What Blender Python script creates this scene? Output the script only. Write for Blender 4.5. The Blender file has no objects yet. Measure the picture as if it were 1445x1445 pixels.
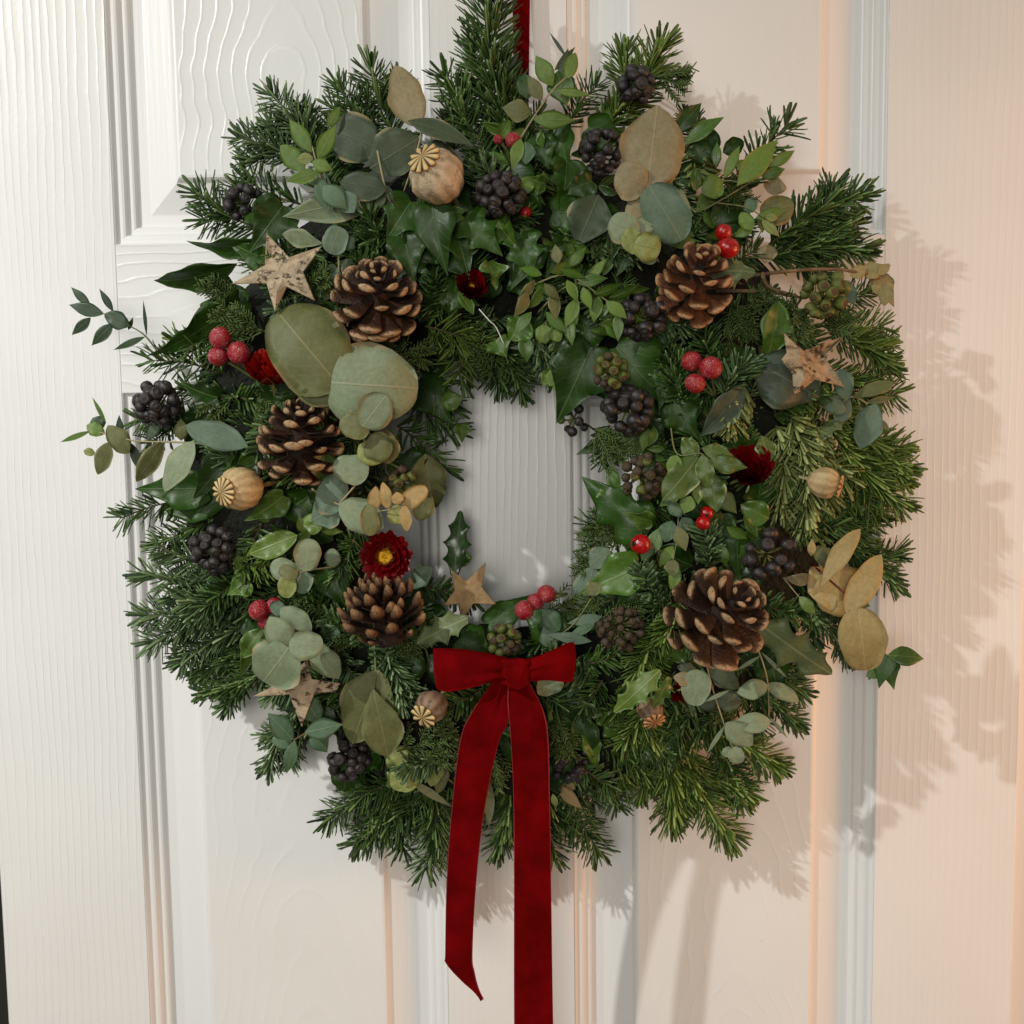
import bpy, math, random
import numpy as np
from mathutils import Vector, Matrix

random.seed(7)
RNG = np.random.default_rng(11)
S = bpy.context.scene
C = S.collection

# ------------------------------------------------------------------ camera
D = 0.775                      # metres from lens to the door face
FPX = 1485.0                   # focal length in pixels of the 1445 px photo
PITCH = math.radians(5.06)
ROLL = math.radians(0.77)
CAM = Vector((0.0, -D, 1.45 + D * math.tan(PITCH)))
fw = Vector((0, math.cos(PITCH), -math.sin(PITCH)))
up0 = Vector((0, math.sin(PITCH), math.cos(PITCH)))
rt0 = Vector((1, 0, 0))
RT = math.cos(ROLL) * rt0 - math.sin(ROLL) * up0
UP = math.cos(ROLL) * up0 + math.sin(ROLL) * rt0
cam = bpy.data.cameras.new('camera')
cam_o = bpy.data.objects.new('camera', cam)
C.objects.link(cam_o)
M = Matrix(((RT.x, UP.x, -fw.x), (RT.y, UP.y, -fw.y), (RT.z, UP.z, -fw.z)))
cam_o.matrix_world = Matrix.Translation(CAM) @ M.to_4x4()
cam.sensor_width = 36
cam.lens = 36 * FPX / 1445
cam.clip_start = 0.02
cam.clip_end = 50
cam.dof.use_dof = True
cam.dof.focus_distance = D - 0.075
cam.dof.aperture_fstop = 9.0
S.camera = cam_o

# ------------------------------------------------------------------ world and lamps
w = bpy.data.worlds.new('World')
S.world = w
w.use_nodes = True
w.node_tree.nodes['Background'].inputs[0].default_value = (0.97, 1.0, 0.93, 1)
w.node_tree.nodes['Background'].inputs[1].default_value = 0.27
S.view_settings.view_transform = 'Standard'
S.view_settings.look = 'None'
S.view_settings.exposure = 0.0
S.view_settings.gamma = 1.0

def lamp(name, kind, loc, target, energy, color, size):
    l = bpy.data.lights.new(name, kind)
    l.energy = energy
    l.color = color
    if kind == 'AREA':
        l.shape = 'DISK'
        l.size = size
    else:
        l.shadow_soft_size = size
    o = bpy.data.objects.new(name, l)
    o.location = loc
    o.rotation_euler = (Vector(target) - Vector(loc)).to_track_quat('-Z', 'Y').to_euler()
    C.objects.link(o)
    return o

sp = lamp('ceiling_spot', 'SPOT', (-1.14, -1.05, 2.40), (-0.40, 0, 0.95), 90, (1.0, 1.0, 0.965), 0.020)
sp.data.spot_size = math.radians(80)
sp.data.spot_blend = 1.0
lamp('warm_lamp', 'AREA', (1.20, -0.36, 1.38), (0.20, 0, 1.34), 9.2, (1.0, 0.44, 0.16), 0.50)
lamp('fill_light', 'AREA', (-0.32, -2.3, 1.68), (0.0, 0, 1.22), 18, (1.0, 0.97, 0.88), 0.8)  # unseen fill added in front to lift the shade on door and wreath

# ------------------------------------------------------------------ helpers
def P(px, py, d=0.0):
    """point d millimetres in front of the door face seen at photo pixel (px, py)"""
    r = RT * ((px - 722.5) / FPX) - UP * ((py - 722.5) / FPX) + fw
    t = (D - d / 1000.0) / r.y
    return CAM + r * t

def mpp(d=0.0):
    return (D - d / 1000.0) / FPX

def surf(px, py):
    rho = math.hypot(px - 722, py - 685)
    t = (rho - 345) / 225.0
    return 22 + 58 * math.sqrt(max(0.0, 1 - t * t))

def A(v):
    return np.array((v[0], v[1], v[2]), dtype=np.float64)

def nrm(a):
    return a / (np.linalg.norm(a, axis=-1, keepdims=True) + 1e-12)

def wordcheck(label):
    n = len(label.split())
    assert 4 <= n <= 16, (n, label)

def tag(o, label, cat, group=None):
    wordcheck(label)
    o['label'] = label
    o['category'] = cat
    if group:
        o['group'] = group
    return o

def thing(name, label, cat, loc, group=None):
    o = bpy.data.objects.new(name, None)
    o.empty_display_size = 0.01
    o.location = loc
    C.objects.link(o)
    return tag(o, label, cat, group)

def link(name, me, parent=None, loc=None, stuff=False):
    o = bpy.data.objects.new(name, me)
    C.objects.link(o)
    if parent is not None:
        o.parent = parent
    if loc is not None:
        o.location = loc
    if stuff:
        o['kind'] = 'stuff'
    return o

def mesh(name, V, F, mats, tint=None, uv=None, smooth=True, mi=None):
    """V (n,3) array, F (m,4) array of quads or a list of polygons"""
    me = bpy.data.meshes.new(name)
    V = np.asarray(V, dtype=np.float32)
    if isinstance(F, np.ndarray):
        k = F.shape[1]
        m = len(F)
        me.vertices.add(len(V))
        me.vertices.foreach_set('co', V.ravel())
        me.loops.add(m * k)
        me.loops.foreach_set('vertex_index', F.astype(np.int32).ravel())
        me.polygons.add(m)
        me.polygons.foreach_set('loop_start', np.arange(0, m * k, k, dtype=np.int32))
        me.update(calc_edges=True)
    else:
        me.from_pydata(V.tolist(), [], F)
        me.update()
    if not isinstance(mats, (list, tuple)):
        mats = [mats]
    for x in mats:
        me.materials.append(x)
    n = len(me.polygons)
    me.polygons.foreach_set('use_smooth', np.full(n, bool(smooth)))
    if mi is not None:
        me.polygons.foreach_set('material_index', np.asarray(mi, dtype=np.int32))
    if tint is not None:
        at = me.attributes.new('tint', 'FLOAT', 'POINT')
        at.data.foreach_set('value', np.asarray(tint, dtype=np.float32))
    if uv is not None:
        uvl = me.uv_layers.new(name='leaf')
        li = np.empty(len(me.loops), dtype=np.int32)
        me.loops.foreach_get('vertex_index', li)
        uvl.data.foreach_set('uv', np.asarray(uv, dtype=np.float32)[li].ravel())
    me.validate()
    return me

class Bag:
    """collects pieces into one mesh"""
    def __init__(s):
        s.V = []; s.F = []; s.T = []; s.n = 0
    def add(s, V, F, t=None):
        V = np.asarray(V); F = np.asarray(F)
        s.V.append(V); s.F.append(F + s.n); s.n += len(V)
        s.T.append(np.full(len(V), 0.5) if t is None else (np.full(len(V), t) if np.isscalar(t) else t))
    def mesh(s, name, mat, off=None, smooth=True):
        V = np.concatenate(s.V)
        if off is not None:
            V = V - A(off)
        return mesh(name, V, np.concatenate(s.F), mat, tint=np.concatenate(s.T), smooth=smooth)

def spline(pts, n):
    """Catmull-Rom through the points, n samples"""
    p = np.asarray(pts, dtype=float)
    if len(p) == 2:
        t = np.linspace(0, 1, n)[:, None]
        return p[0] * (1 - t) + p[1] * t
    q = np.vstack((2 * p[0] - p[1], p, 2 * p[-1] - p[-2]))
    out = []
    m = len(p) - 1
    for x in np.linspace(0, m, n):
        i = min(int(x), m - 1); t = x - i
        a, b, c, d = q[i], q[i + 1], q[i + 2], q[i + 3]
        out.append(0.5 * (2 * b + (c - a) * t + (2 * a - 5 * b + 4 * c - d) * t * t + (3 * b - a - 3 * c + d) * t ** 3))
    return np.array(out)

def frames(path):
    T = nrm(np.gradient(path, axis=0))
    ref = np.array((0, -1.0, 0)) if abs(T[0][1]) < 0.9 else np.array((0, 0, 1.0))
    N = []
    n = nrm(ref - T[0] * np.dot(ref, T[0]))
    for t in T:
        n = nrm(n - t * np.dot(n, t))
        N.append(n)
    N = np.array(N)
    return T, N, np.cross(T, N)

def tube(path, r, k=6, bump=0.0):
    path = np.asarray(path)
    T, N, B = frames(path)
    m = len(path)
    r = np.broadcast_to(np.asarray(r, dtype=float), (m,))
    a = np.linspace(0, 2 * math.pi, k, endpoint=False)
    rr = r[:, None] * (1 + bump * RNG.uniform(-1, 1, (m, k)))
    V = path[:, None] + rr[..., None] * (N[:, None] * np.cos(a)[None, :, None] + B[:, None] * np.sin(a)[None, :, None])
    V = V.reshape(-1, 3)
    F = []
    for i in range(m - 1):
        for j in range(k):
            F.append((i * k + j, i * k + (j + 1) % k, (i + 1) * k + (j + 1) % k, (i + 1) * k + j))
    V = np.vstack((V, path[:1], path[-1:]))
    c0, c1 = m * k, m * k + 1
    for j in range(0, k, 2):
        F.append((c0, (j + 2) % k, (j + 1) % k, j))
        b = (m - 1) * k
        F.append((c1, b + j, b + (j + 1) % k, b + (j + 2) % k))
    return V, np.array(F)

# ------------------------------------------------------------------ materials
def lin(r, g, b):
    f = lambda c: (c / 255 / 12.92) if c / 255 <= 0.04045 else ((c / 255 + 0.055) / 1.055) ** 2.4
    return (f(r), f(g), f(b), 1)

class NT:
    def __init__(s, name):
        s.m = bpy.data.materials.new(name)
        s.m.use_nodes = True
        s.t = s.m.node_tree
        s.b = s.t.nodes['Principled BSDF']
    def n(s, t, **kw):
        x = s.t.nodes.new(t)
        for k, v in kw.items():
            if k.startswith('i_'):
                x.inputs[k[2:].replace('_', ' ')].default_value = v
            else:
                setattr(x, k, v)
        return x
    def l(s, a, b):
        s.t.links.new(a, b)
    def math(s, op, a, b=None, clamp=False):
        x = s.n('ShaderNodeMath', operation=op, use_clamp=clamp)
        for i, v in enumerate((a, b)):
            if v is None: continue
            if isinstance(v, (int, float)): x.inputs[i].default_value = v
            else: s.l(v, x.inputs[i])
        return x.outputs[0]
    def mix(s, f, a, b, mode='MIX'):
        x = s.n('ShaderNodeMix', data_type='RGBA', blend_type=mode)
        for sock, v in ((x.inputs[0], f), (x.inputs[6], a), (x.inputs[7], b)):
            if isinstance(v, (int, float)): sock.default_value = v
            elif isinstance(v, tuple): sock.default_value = v
            else: s.l(v, sock)
        return x.outputs[2]
    def ramp(s, f, stops, interp='LINEAR'):
        x = s.n('ShaderNodeValToRGB')
        x.color_ramp.interpolation = interp
        e = x.color_ramp.elements
        while len(e) < len(stops): e.new(0.5)
        for q, (p, c) in zip(e, stops):
            q.position = p
            q.color = c if isinstance(c, tuple) else (c, c, c, 1)
        s.l(f, x.inputs[0])
        return x.outputs[0]
    def noise(s, vec, scale, detail=3, rough=0.5):
        x = s.n('ShaderNodeTexNoise')
        x.inputs['Scale'].default_value = scale
        x.inputs['Detail'].default_value = detail
        x.inputs['Roughness'].default_value = rough
        if vec is not None: s.l(vec, x.inputs['Vector'])
        return x.outputs['Fac']
    def bump(s, h, dist, strength=1.0):
        x = s.n('ShaderNodeBump')
        x.inputs['Distance'].default_value = dist
        x.inputs['Strength'].default_value = strength
        s.l(h, x.inputs['Height'])
        s.l(x.outputs[0], s.b.inputs['Normal'])
    def set(s, **kw):
        for k, v in kw.items():
            k = k.replace('_', ' ')
            if isinstance(v, (int, float, tuple)): s.b.inputs[k].default_value = v
            else: s.l(v, s.b.inputs[k])
        return s

def paint(name, mode, seed=0.0, centre=(0, 0), depth=1.0):
    """white moulded door paint with the embossed wood grain"""
    k = NT(name)
    tc = k.n('ShaderNodeTexCoord').outputs['Object']
    mp = k.n('ShaderNodeMapping')
    k.l(tc, mp.inputs['Vector'])
    mp.inputs['Location'].default_value = (seed, 0, seed * 0.37)
    warp = k.n('ShaderNodeMapping')
    k.l(tc, warp.inputs['Vector'])
    if mode == 'v':
        warp.inputs['Scale'].default_value = (9, 1, 1.8)
    else:
        warp.inputs['Scale'].default_value = (3.5, 1, 9)
    warp.inputs['Location'].default_value = (seed * 3.1, 0, seed)
    nz = k.noise(warp.outputs[0], 1.6, 2)
    sep = k.n('ShaderNodeSeparateXYZ')
    k.l(tc, sep.inputs[0])
    x, z = sep.outputs[0], sep.outputs[2]
    wob = k.n('ShaderNodeMapping')
    k.l(tc, wob.inputs['Vector'])
    wob.inputs['Scale'].default_value = (40, 1, 14) if mode != 'h' else (14, 1, 40)
    fine = k.noise(wob.outputs[0], 3.0, 2)
    if mode == 'v':
        c = k.math('ADD', k.math('MULTIPLY', x, 165.0), k.math('MULTIPLY', nz, 3.4))
    elif mode == 'h':
        c = k.math('ADD', k.math('MULTIPLY', z, 95.0), k.math('MULTIPLY', nz, 6.0))
    else:
        dx = k.math('MULTIPLY', k.math('SUBTRACT', x, centre[0]), 1.0)
        dz = k.math('MULTIPLY', k.math('SUBTRACT', z, centre[1]), 0.16)
        rr = k.math('SQRT', k.math('ADD', k.math('MULTIPLY', dx, dx), k.math('MULTIPLY', dz, dz)))
        c = k.math('ADD', k.math('MULTIPLY', rr, 105.0), k.math('MULTIPLY', nz, 3.2))
    c = k.math('ADD', c, k.math('MULTIPLY', fine, 0.45 if mode != 'c' else 0.2))
    fr = k.math('FRACT', c)
    ridge = k.ramp(fr, [(0.0, 0.0), (0.36, 0.08), (0.5, 1.0), (0.60, 0.08), (1.0, 0.0)], 'B_SPLINE')
    # uneven height of the lines
    pl = k.noise(mp.outputs[0], 22.0, 2)
    hgt = k.math('ADD', k.math('MULTIPLY', ridge, k.math('ADD', 0.25, pl)), k.math('MULTIPLY', k.noise(tc, 260.0, 2), 0.16))
    k.bump(hgt, (0.00055 if mode != 'c' else 0.0006) * depth)
    dirt = k.noise(tc, 5.0, 4)
    spots = k.ramp(k.noise(tc, 230.0, 2), [(0.0, 1.0), (0.755, 1.0), (0.80, 0.45)])
    col = k.mix(1.0, k.ramp(dirt, [(0.3, (0.72, 0.71, 0.69, 1)), (0.7, (0.79, 0.78, 0.765, 1))]), k.mix(0.5, (1, 1, 1, 1), spots), 'MULTIPLY')
    k.set(Base_Color=col, Roughness=0.31)
    k.b.inputs['Specular IOR Level'].default_value = 0.42
    return k.m

def plainpaint(name):
    k = NT(name)
    tc = k.n('ShaderNodeTexCoord').outputs['Object']
    mp = k.n('ShaderNodeMapping')
    k.l(tc, mp.inputs['Vector'])
    mp.inputs['Scale'].default_value = (400, 1, 12)
    k.bump(k.noise(mp.outputs[0], 1.0, 2), 0.0002)
    k.set(Base_Color=(0.76, 0.75, 0.735, 1), Roughness=0.36)
    return k.m

def firmat(name, lo, hi, under, rough=0.42):
    k = NT(name)
    at = k.n('ShaderNodeAttribute', attribute_name='tint').outputs['Fac']
    tc = k.n('ShaderNodeTexCoord').outputs['Object']
    base = k.ramp(at, [(0.0, lo), (0.6, hi), (0.72, hi), (0.86, under), (1.0, under)])
    nz = k.noise(tc, 55.0, 3)
    col = k.mix(k.math('MULTIPLY', nz, 0.8), base, k.mix(1.0, base, (1.25, 1.1, 0.6, 1), 'MULTIPLY'))
    k.set(Base_Color=col, Roughness=rough)
    k.b.inputs['Specular IOR Level'].default_value = 0.25
    return k.m

def leafmat(name, c0, c1, vein, rough=0.5, spec=0.4, side=9.0, veinw=0.03, sidestr=0.25, bumpd=0.0006, edge=None, spots=None, trans=0.0, coat=0.0):
    """leaf: u runs along the midrib, v across with the midrib at 0.5"""
    k = NT(name)
    tcn = k.n('ShaderNodeTexCoord')
    uv = k.n('ShaderNodeSeparateXYZ')
    k.l(tcn.outputs['UV'], uv.inputs[0])
    u, v = uv.outputs[0], uv.outputs[1]
    av = k.math('ABSOLUTE', k.math('SUBTRACT', v, 0.5))
    mid = k.ramp(av, [(0.0, 1.0), (veinw * 0.4, 0.9), (veinw, 0.0)])
    wob = k.noise(tcn.outputs['Object'], 90.0, 2)
    ph = k.math('FRACT', k.math('ADD', k.math('MULTIPLY', k.math('SUBTRACT', u, k.math('MULTIPLY', av, 0.75)), side), k.math('MULTIPLY', wob, 1.3)))
    sv = k.ramp(k.math('ABSOLUTE', k.math('SUBTRACT', ph, 0.5)), [(0.0, 1.0), (0.05, 0.6), (0.14, 0.0)])
    vf = k.math('MAXIMUM', k.math('MULTIPLY', mid, 0.55), k.math('MULTIPLY', k.math('MULTIPLY', sv, wob), sidestr))
    tc = tcn.outputs['Object']
    rnd = k.n('ShaderNodeObjectInfo').outputs['Random']
    n1 = k.noise(tc, 42.0, 4, 0.6)
    n2 = k.noise(tc, 420.0, 2)
    f = k.math('ADD', k.math('MULTIPLY', n1, 0.75), k.math('SUBTRACT', k.math('MULTIPLY', rnd, 0.5), 0.12), True)
    base = k.mix(f, c0, c1)
    base = k.mix(k.ramp(n2, [(0.35, 0.0), (0.7, 0.5)]), base, k.mix(1.0, base, (0.62, 0.64, 0.6, 1), 'MULTIPLY'))
    base = k.mix(k.ramp(k.noise(tc, 95.0, 3, 0.65), [(0.45, 0.0), (0.7, 0.45)]), base, k.mix(1.0, base, (0.70, 0.70, 0.62, 1), 'MULTIPLY'))
    if spots:
        base = k.mix(k.ramp(k.noise(tc, 130.0, 2), [(0.0, 0.0), (0.70, 0.0), (0.76, 0.55)]), base, spots)
    if edge:
        base = k.mix(k.ramp(k.math('ADD', av, k.math('MULTIPLY', k.noise(tc, 60.0, 2), 0.08)), [(0.0, 0.0), (0.475, 0.0), (0.535, 0.8)]), base, edge)
    col = k.mix(vf, base, vein)
    k.set(Base_Color=col, Roughness=k.ramp(n1, [(0.3, max(0.05, rough - 0.08)), (0.7, rough + 0.1)]))
    k.b.inputs['Specular IOR Level'].default_value = spec
    if coat:
        k.b.inputs['Coat Weight'].default_value = coat
        k.b.inputs['Coat Roughness'].default_value = 0.25
    h = k.math('ADD', k.math('MULTIPLY', vf, -0.5), k.math('MULTIPLY', n1, 0.9))
    k.bump(h, bumpd)
    if trans:
        t = k.n('ShaderNodeBsdfTranslucent')
        k.l(col, t.inputs[0])
        ms = k.n('ShaderNodeMixShader')
        ms.inputs[0].default_value = trans
        k.l(k.b.outputs[0], ms.inputs[1])
        k.l(t.outputs[0], ms.inputs[2])
        k.l(ms.outputs[0], k.t.nodes['Material Output'].inputs['Surface'])
    return k.m

def simple(name, c0, c1, scale=60, rough=0.6, spec=0.4, bumpd=0.0, tint=False, sheen=None, bscale=None):
    k = NT(name)
    tc = k.n('ShaderNodeTexCoord').outputs['Object']
    n1 = k.noise(tc, scale, 4, 0.6)
    col = k.mix(k.ramp(n1, [(0.3, 0.0), (0.7, 1.0)]), c0, c1)
    rnd = k.n('ShaderNodeObjectInfo').outputs['Random']
    col = k.mix(k.math('MULTIPLY', rnd, 0.5), col, k.mix(1.0, col, (0.6, 0.6, 0.6, 1), 'MULTIPLY'))
    k.set(Base_Color=col, Roughness=rough)
    k.b.inputs['Specular IOR Level'].default_value = spec
    if bumpd:
        k.bump(k.noise(tc, bscale or scale * 3, 3), bumpd)
    if sheen:
        k.b.inputs['Sheen Weight'].default_value = sheen[0]
        k.b.inputs['Sheen Roughness'].default_value = 0.35
        k.b.inputs['Sheen Tint'].default_value = sheen[1]
    return k.m

MT = {}
MT['fir'] = firmat('fir_needle_dark', (0.008, 0.022, 0.005, 1), (0.070, 0.138, 0.038, 1), (0.24, 0.33, 0.17, 1), 0.42)
MT['firb'] = firmat('fir_needle_blue', (0.014, 0.034, 0.014, 1), (0.125, 0.205, 0.100, 1), (0.34, 0.43, 0.29, 1), 0.42)
MT['firy'] = firmat('fir_needle_fresh', (0.020, 0.044, 0.006, 1), (0.115, 0.190, 0.040, 1), (0.27, 0.34, 0.14, 1), 0.44)
MT['firg'] = firmat('fir_needle_sage', (0.040, 0.062, 0.018, 1), (0.230, 0.285, 0.115, 1), (0.36, 0.41, 0.22, 1), 0.44)
MT['jun'] = firmat('juniper_scale', (0.028, 0.050, 0.014, 1), (0.085, 0.130, 0.045, 1), (0.15, 0.20, 0.09, 1), 0.5)
MT['twig'] = simple('twig_bark', (0.05, 0.035, 0.018, 1), (0.12, 0.09, 0.045, 1), 200, 0.8)
MT['gstem'] = simple('green_stem', (0.10, 0.12, 0.035, 1), (0.20, 0.20, 0.07, 1), 90, 0.55)
MT['pstem'] = simple('pale_stem', (0.28, 0.24, 0.12, 1), (0.36, 0.30, 0.17, 1), 90, 0.6)
MT['bstem'] = simple('brown_branch', (0.10, 0.055, 0.025, 1), (0.25, 0.15, 0.08, 1), 150, 0.75, bumpd=0.0006)
MT['moss'] = simple('moss_ring', (0.003, 0.004, 0.0015, 1), (0.010, 0.013, 0.004, 1), 120, 0.95, bumpd=0.006, bscale=220)  # moss colour darkened to near black to imitate shade between the leaves
MT['ivy'] = leafmat('ivy_leaf', (0.006, 0.022, 0.002, 1), (0.032, 0.085, 0.007, 1), (0.085, 0.150, 0.045, 1), 0.40, 0.32, 6.0, 0.018, 0.26, 0.0007)
MT['ivyy'] = leafmat('ivy_leaf_young', (0.040, 0.095, 0.010, 1), (0.085, 0.160, 0.020, 1), (0.20, 0.27, 0.08, 1), 0.35, 0.5, 6.0, 0.022, 0.22, 0.0005, trans=0.12)
MT['ivyg'] = leafmat('ivy_leaf_back', (0.040, 0.058, 0.036, 1), (0.070, 0.092, 0.060, 1), (0.13, 0.15, 0.09, 1), 0.55, 0.35, 5.0, 0.02, 0.2, edge=(0.24, 0.25, 0.15, 1))
MT['lau'] = leafmat('glossy_green_leaf', (0.030, 0.085, 0.007, 1), (0.095, 0.185, 0.020, 1), (0.16, 0.22, 0.07, 1), 0.36, 0.5, 8.0, 0.035, 0.2, trans=0.1)
MT['var'] = leafmat('cream_edged_leaf', (0.06, 0.105, 0.020, 1), (0.11, 0.16, 0.035, 1), (0.20, 0.23, 0.09, 1), 0.4, 0.45, 8.0, 0.03, 0.2, edge=(0.42, 0.40, 0.17, 1), trans=0.1)
MT['hol'] = leafmat('holly_leaf', (0.008, 0.028, 0.005, 1), (0.028, 0.070, 0.012, 1), (0.13, 0.19, 0.06, 1), 0.3, 0.5, 7.0, 0.03, 0.2, coat=0.2)
MT['holy'] = leafmat('holly_leaf_bright', (0.085, 0.155, 0.022, 1), (0.15, 0.23, 0.045, 1), (0.30, 0.34, 0.12, 1), 0.38, 0.5, 7.0, 0.03, 0.2, trans=0.1)
MT['holg'] = leafmat('holly_leaf_pale', (0.115, 0.150, 0.060, 1), (0.17, 0.21, 0.09, 1), (0.27, 0.30, 0.15, 1), 0.45, 0.45, 7.0, 0.03, 0.22, trans=0.08)
MT['euc'] = leafmat('eucalyptus_grey', (0.135, 0.175, 0.098, 1), (0.240, 0.285, 0.172, 1), (0.32, 0.31, 0.20, 1), 0.55, 0.35, 8.0, 0.018, 0.16, 0.0007, spots=(0.16, 0.12, 0.06, 1), edge=(0.30, 0.24, 0.13, 1))
MT['eucb'] = leafmat('eucalyptus_bluegreen', (0.080, 0.130, 0.085, 1), (0.140, 0.200, 0.132, 1), (0.24, 0.25, 0.15, 1), 0.55, 0.35, 8.0, 0.018, 0.14, 0.0007, spots=(0.16, 0.12, 0.06, 1), edge=(0.30, 0.24, 0.13, 1))
MT['euo'] = leafmat('eucalyptus_olive', (0.090, 0.100, 0.030, 1), (0.155, 0.160, 0.060, 1), (0.25, 0.22, 0.11, 1), 0.55, 0.35, 8.0, 0.018, 0.16, 0.0007, spots=(0.16, 0.12, 0.06, 1), edge=(0.30, 0.24, 0.13, 1))
MT['eud'] = leafmat('eucalyptus_dark', (0.035, 0.055, 0.025, 1), (0.065, 0.085, 0.045, 1), (0.13, 0.13, 0.07, 1), 0.55, 0.35, 8.0, 0.018, 0.16, 0.0007, spots=(0.16, 0.12, 0.06, 1), edge=(0.30, 0.24, 0.13, 1))
MT['eut'] = leafmat('eucalyptus_tan', (0.200, 0.160, 0.080, 1), (0.270, 0.215, 0.115, 1), (0.34, 0.25, 0.14, 1), 0.55, 0.35, 8.0, 0.016, 0.20, 0.0008, spots=(0.16, 0.12, 0.06, 1), edge=(0.30, 0.24, 0.13, 1))
MT['eug'] = leafmat('eucalyptus_gold', (0.330, 0.220, 0.075, 1), (0.430, 0.300, 0.125, 1), (0.50, 0.37, 0.18, 1), 0.55, 0.35, 8.0, 0.016, 0.22, 0.0008, spots=(0.16, 0.12, 0.06, 1), edge=(0.30, 0.24, 0.13, 1))
MT['euy'] = leafmat('eucalyptus_yellowgreen', (0.190, 0.220, 0.055, 1), (0.290, 0.310, 0.095, 1), (0.36, 0.36, 0.16, 1), 0.5, 0.35, 6.0, 0.02, 0.22, 0.0012, trans=0.08)
MT['par'] = leafmat('small_eucalyptus_green', (0.080, 0.150, 0.016, 1), (0.165, 0.255, 0.040, 1), (0.17, 0.21, 0.08, 1), 0.5, 0.4, 7.0, 0.03, 0.12, 0.0004, trans=0.1)
MT['park'] = leafmat('small_eucalyptus_dark', (0.016, 0.040, 0.014, 1), (0.035, 0.070, 0.025, 1), (0.09, 0.12, 0.05, 1), 0.45, 0.4, 7.0, 0.03, 0.12, 0.0004)
MT['parb'] = leafmat('small_eucalyptus_blue', (0.040, 0.088, 0.040, 1), (0.075, 0.135, 0.066, 1), (0.14, 0.20, 0.10, 1), 0.5, 0.4, 7.0, 0.03, 0.12, 0.0004)
MT['dry'] = leafmat('dry_leaf', (0.240, 0.185, 0.060, 1), (0.330, 0.260, 0.110, 1), (0.36, 0.28, 0.13, 1), 0.6, 0.3, 7.0, 0.03, 0.2, 0.0008)
MT['bdark'] = simple('ivy_berry_dark', (0.008, 0.006, 0.007, 1), (0.036, 0.028, 0.028, 1), 2.5, 0.36, 0.5, 0.0003, bscale=9)
MT['bbrown'] = simple('ivy_berry_brown', (0.035, 0.022, 0.014, 1), (0.090, 0.060, 0.036, 1), 2.5, 0.55, 0.35, 0.0003, bscale=9)
MT['bgreen'] = simple('ivy_berry_green', (0.060, 0.078, 0.012, 1), (0.150, 0.170, 0.035, 1), 2.5, 0.45, 0.4, 0.0003, bscale=9)
MT['bcap'] = simple('ivy_berry_cap', (0.055, 0.030, 0.012, 1), (0.110, 0.070, 0.030, 1), 4, 0.7, 0.3, 0.0003, bscale=9)
MT['bgcap'] = simple('ivy_berry_dark_cap', (0.020, 0.015, 0.014, 1), (0.055, 0.046, 0.042, 1), 4, 0.6, 0.3, 0.0003, bscale=9)
def glossberry():
    k = NT('red_berry_gloss')
    tc = k.n('ShaderNodeTexCoord').outputs['Object']
    z = k.n('ShaderNodeSeparateXYZ'); k.l(tc, z.inputs[0])
    n1 = k.noise(tc, 2.2, 3)
    col = k.mix(k.ramp(n1, [(0.35, 0.0), (0.65, 1.0)]), (0.24, 0.0015, 0.003, 1), (0.40, 0.006, 0.006, 1))
    col = k.mix(k.ramp(z.outputs[2], [(0.0, 0.0), (0.93, 0.0), (0.965, 1.0)]), col, (0.02, 0.008, 0.004, 1))
    k.set(Base_Color=col, Roughness=k.ramp(n1, [(0.3, 0.12), (0.7, 0.24)]))
    k.bump(k.noise(tc, 6.0, 3), 0.0003)
    return k.m
MT['rgloss'] = glossberry()

def frostmat():
    k = NT('red_berry_frosted')
    tc = k.n('ShaderNodeTexCoord').outputs['Object']
    n1 = k.noise(tc, 13.0, 1, 0.5)
    n2 = k.noise(tc, 1.7, 2)
    f = k.math('MULTIPLY', k.ramp(n1, [(0.585, 0.0), (0.66, 1.0)]), k.ramp(n2, [(0.42, 0.06), (0.62, 0.9)]))
    lw = k.n('ShaderNodeLayerWeight')
    lw.inputs[0].default_value = 0.25
    f = k.math('ADD', f, k.math('MULTIPLY', lw.outputs['Facing'], 0.05), True)
    k.set(Base_Color=k.mix(f, (0.27, 0.001, 0.006, 1), (0.80, 0.50, 0.54, 1)), Roughness=k.ramp(f, [(0.0, 0.2), (1.0, 0.6)]))
    k.bump(n1, 0.0005)
    return k.m
MT['rfrost'] = frostmat()

def conemat(name, dark, mid, tip):
    k = NT(name)
    tc = k.n('ShaderNodeTexCoord').outputs['Object']
    s = k.n('ShaderNodeSeparateXYZ'); k.l(tc, s.inputs[0])
    n1 = k.noise(tc, 7.0, 4, 0.6)
    n2 = k.noise(tc, 2.0, 2)
    x = k.math('MULTIPLY', k.math('ADD', s.outputs[0], k.math('MULTIPLY', k.math('SUBTRACT', n1, 0.5), 0.26)), 0.97)
    col = k.ramp(x, [(0.0, dark), (0.70, dark), (0.87, mid), (0.955, tip), (1.0, tip)])
    rnd = k.n('ShaderNodeObjectInfo').outputs['Random']
    col = k.mix(k.math('MULTIPLY', k.math('ADD', rnd, n2), 0.4), col, k.mix(1.0, col, (0.45, 0.40, 0.38, 1), 'MULTIPLY'))
    k.set(Base_Color=col, Roughness=0.6)
    k.b.inputs['Specular IOR Level'].default_value = 0.35
    k.bump(k.math('ADD', n1, k.math('MULTIPLY', k.noise(tc, 22.0, 3), 0.6)), 0.0015)
    k.b.inputs['Roughness'].default_value = 0.5
    return k.m
MT['cone'] = conemat('pine_cone_brown', (0.040, 0.016, 0.007, 1), (0.120, 0.056, 0.024, 1), (0.50, 0.33, 0.18, 1))
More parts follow.
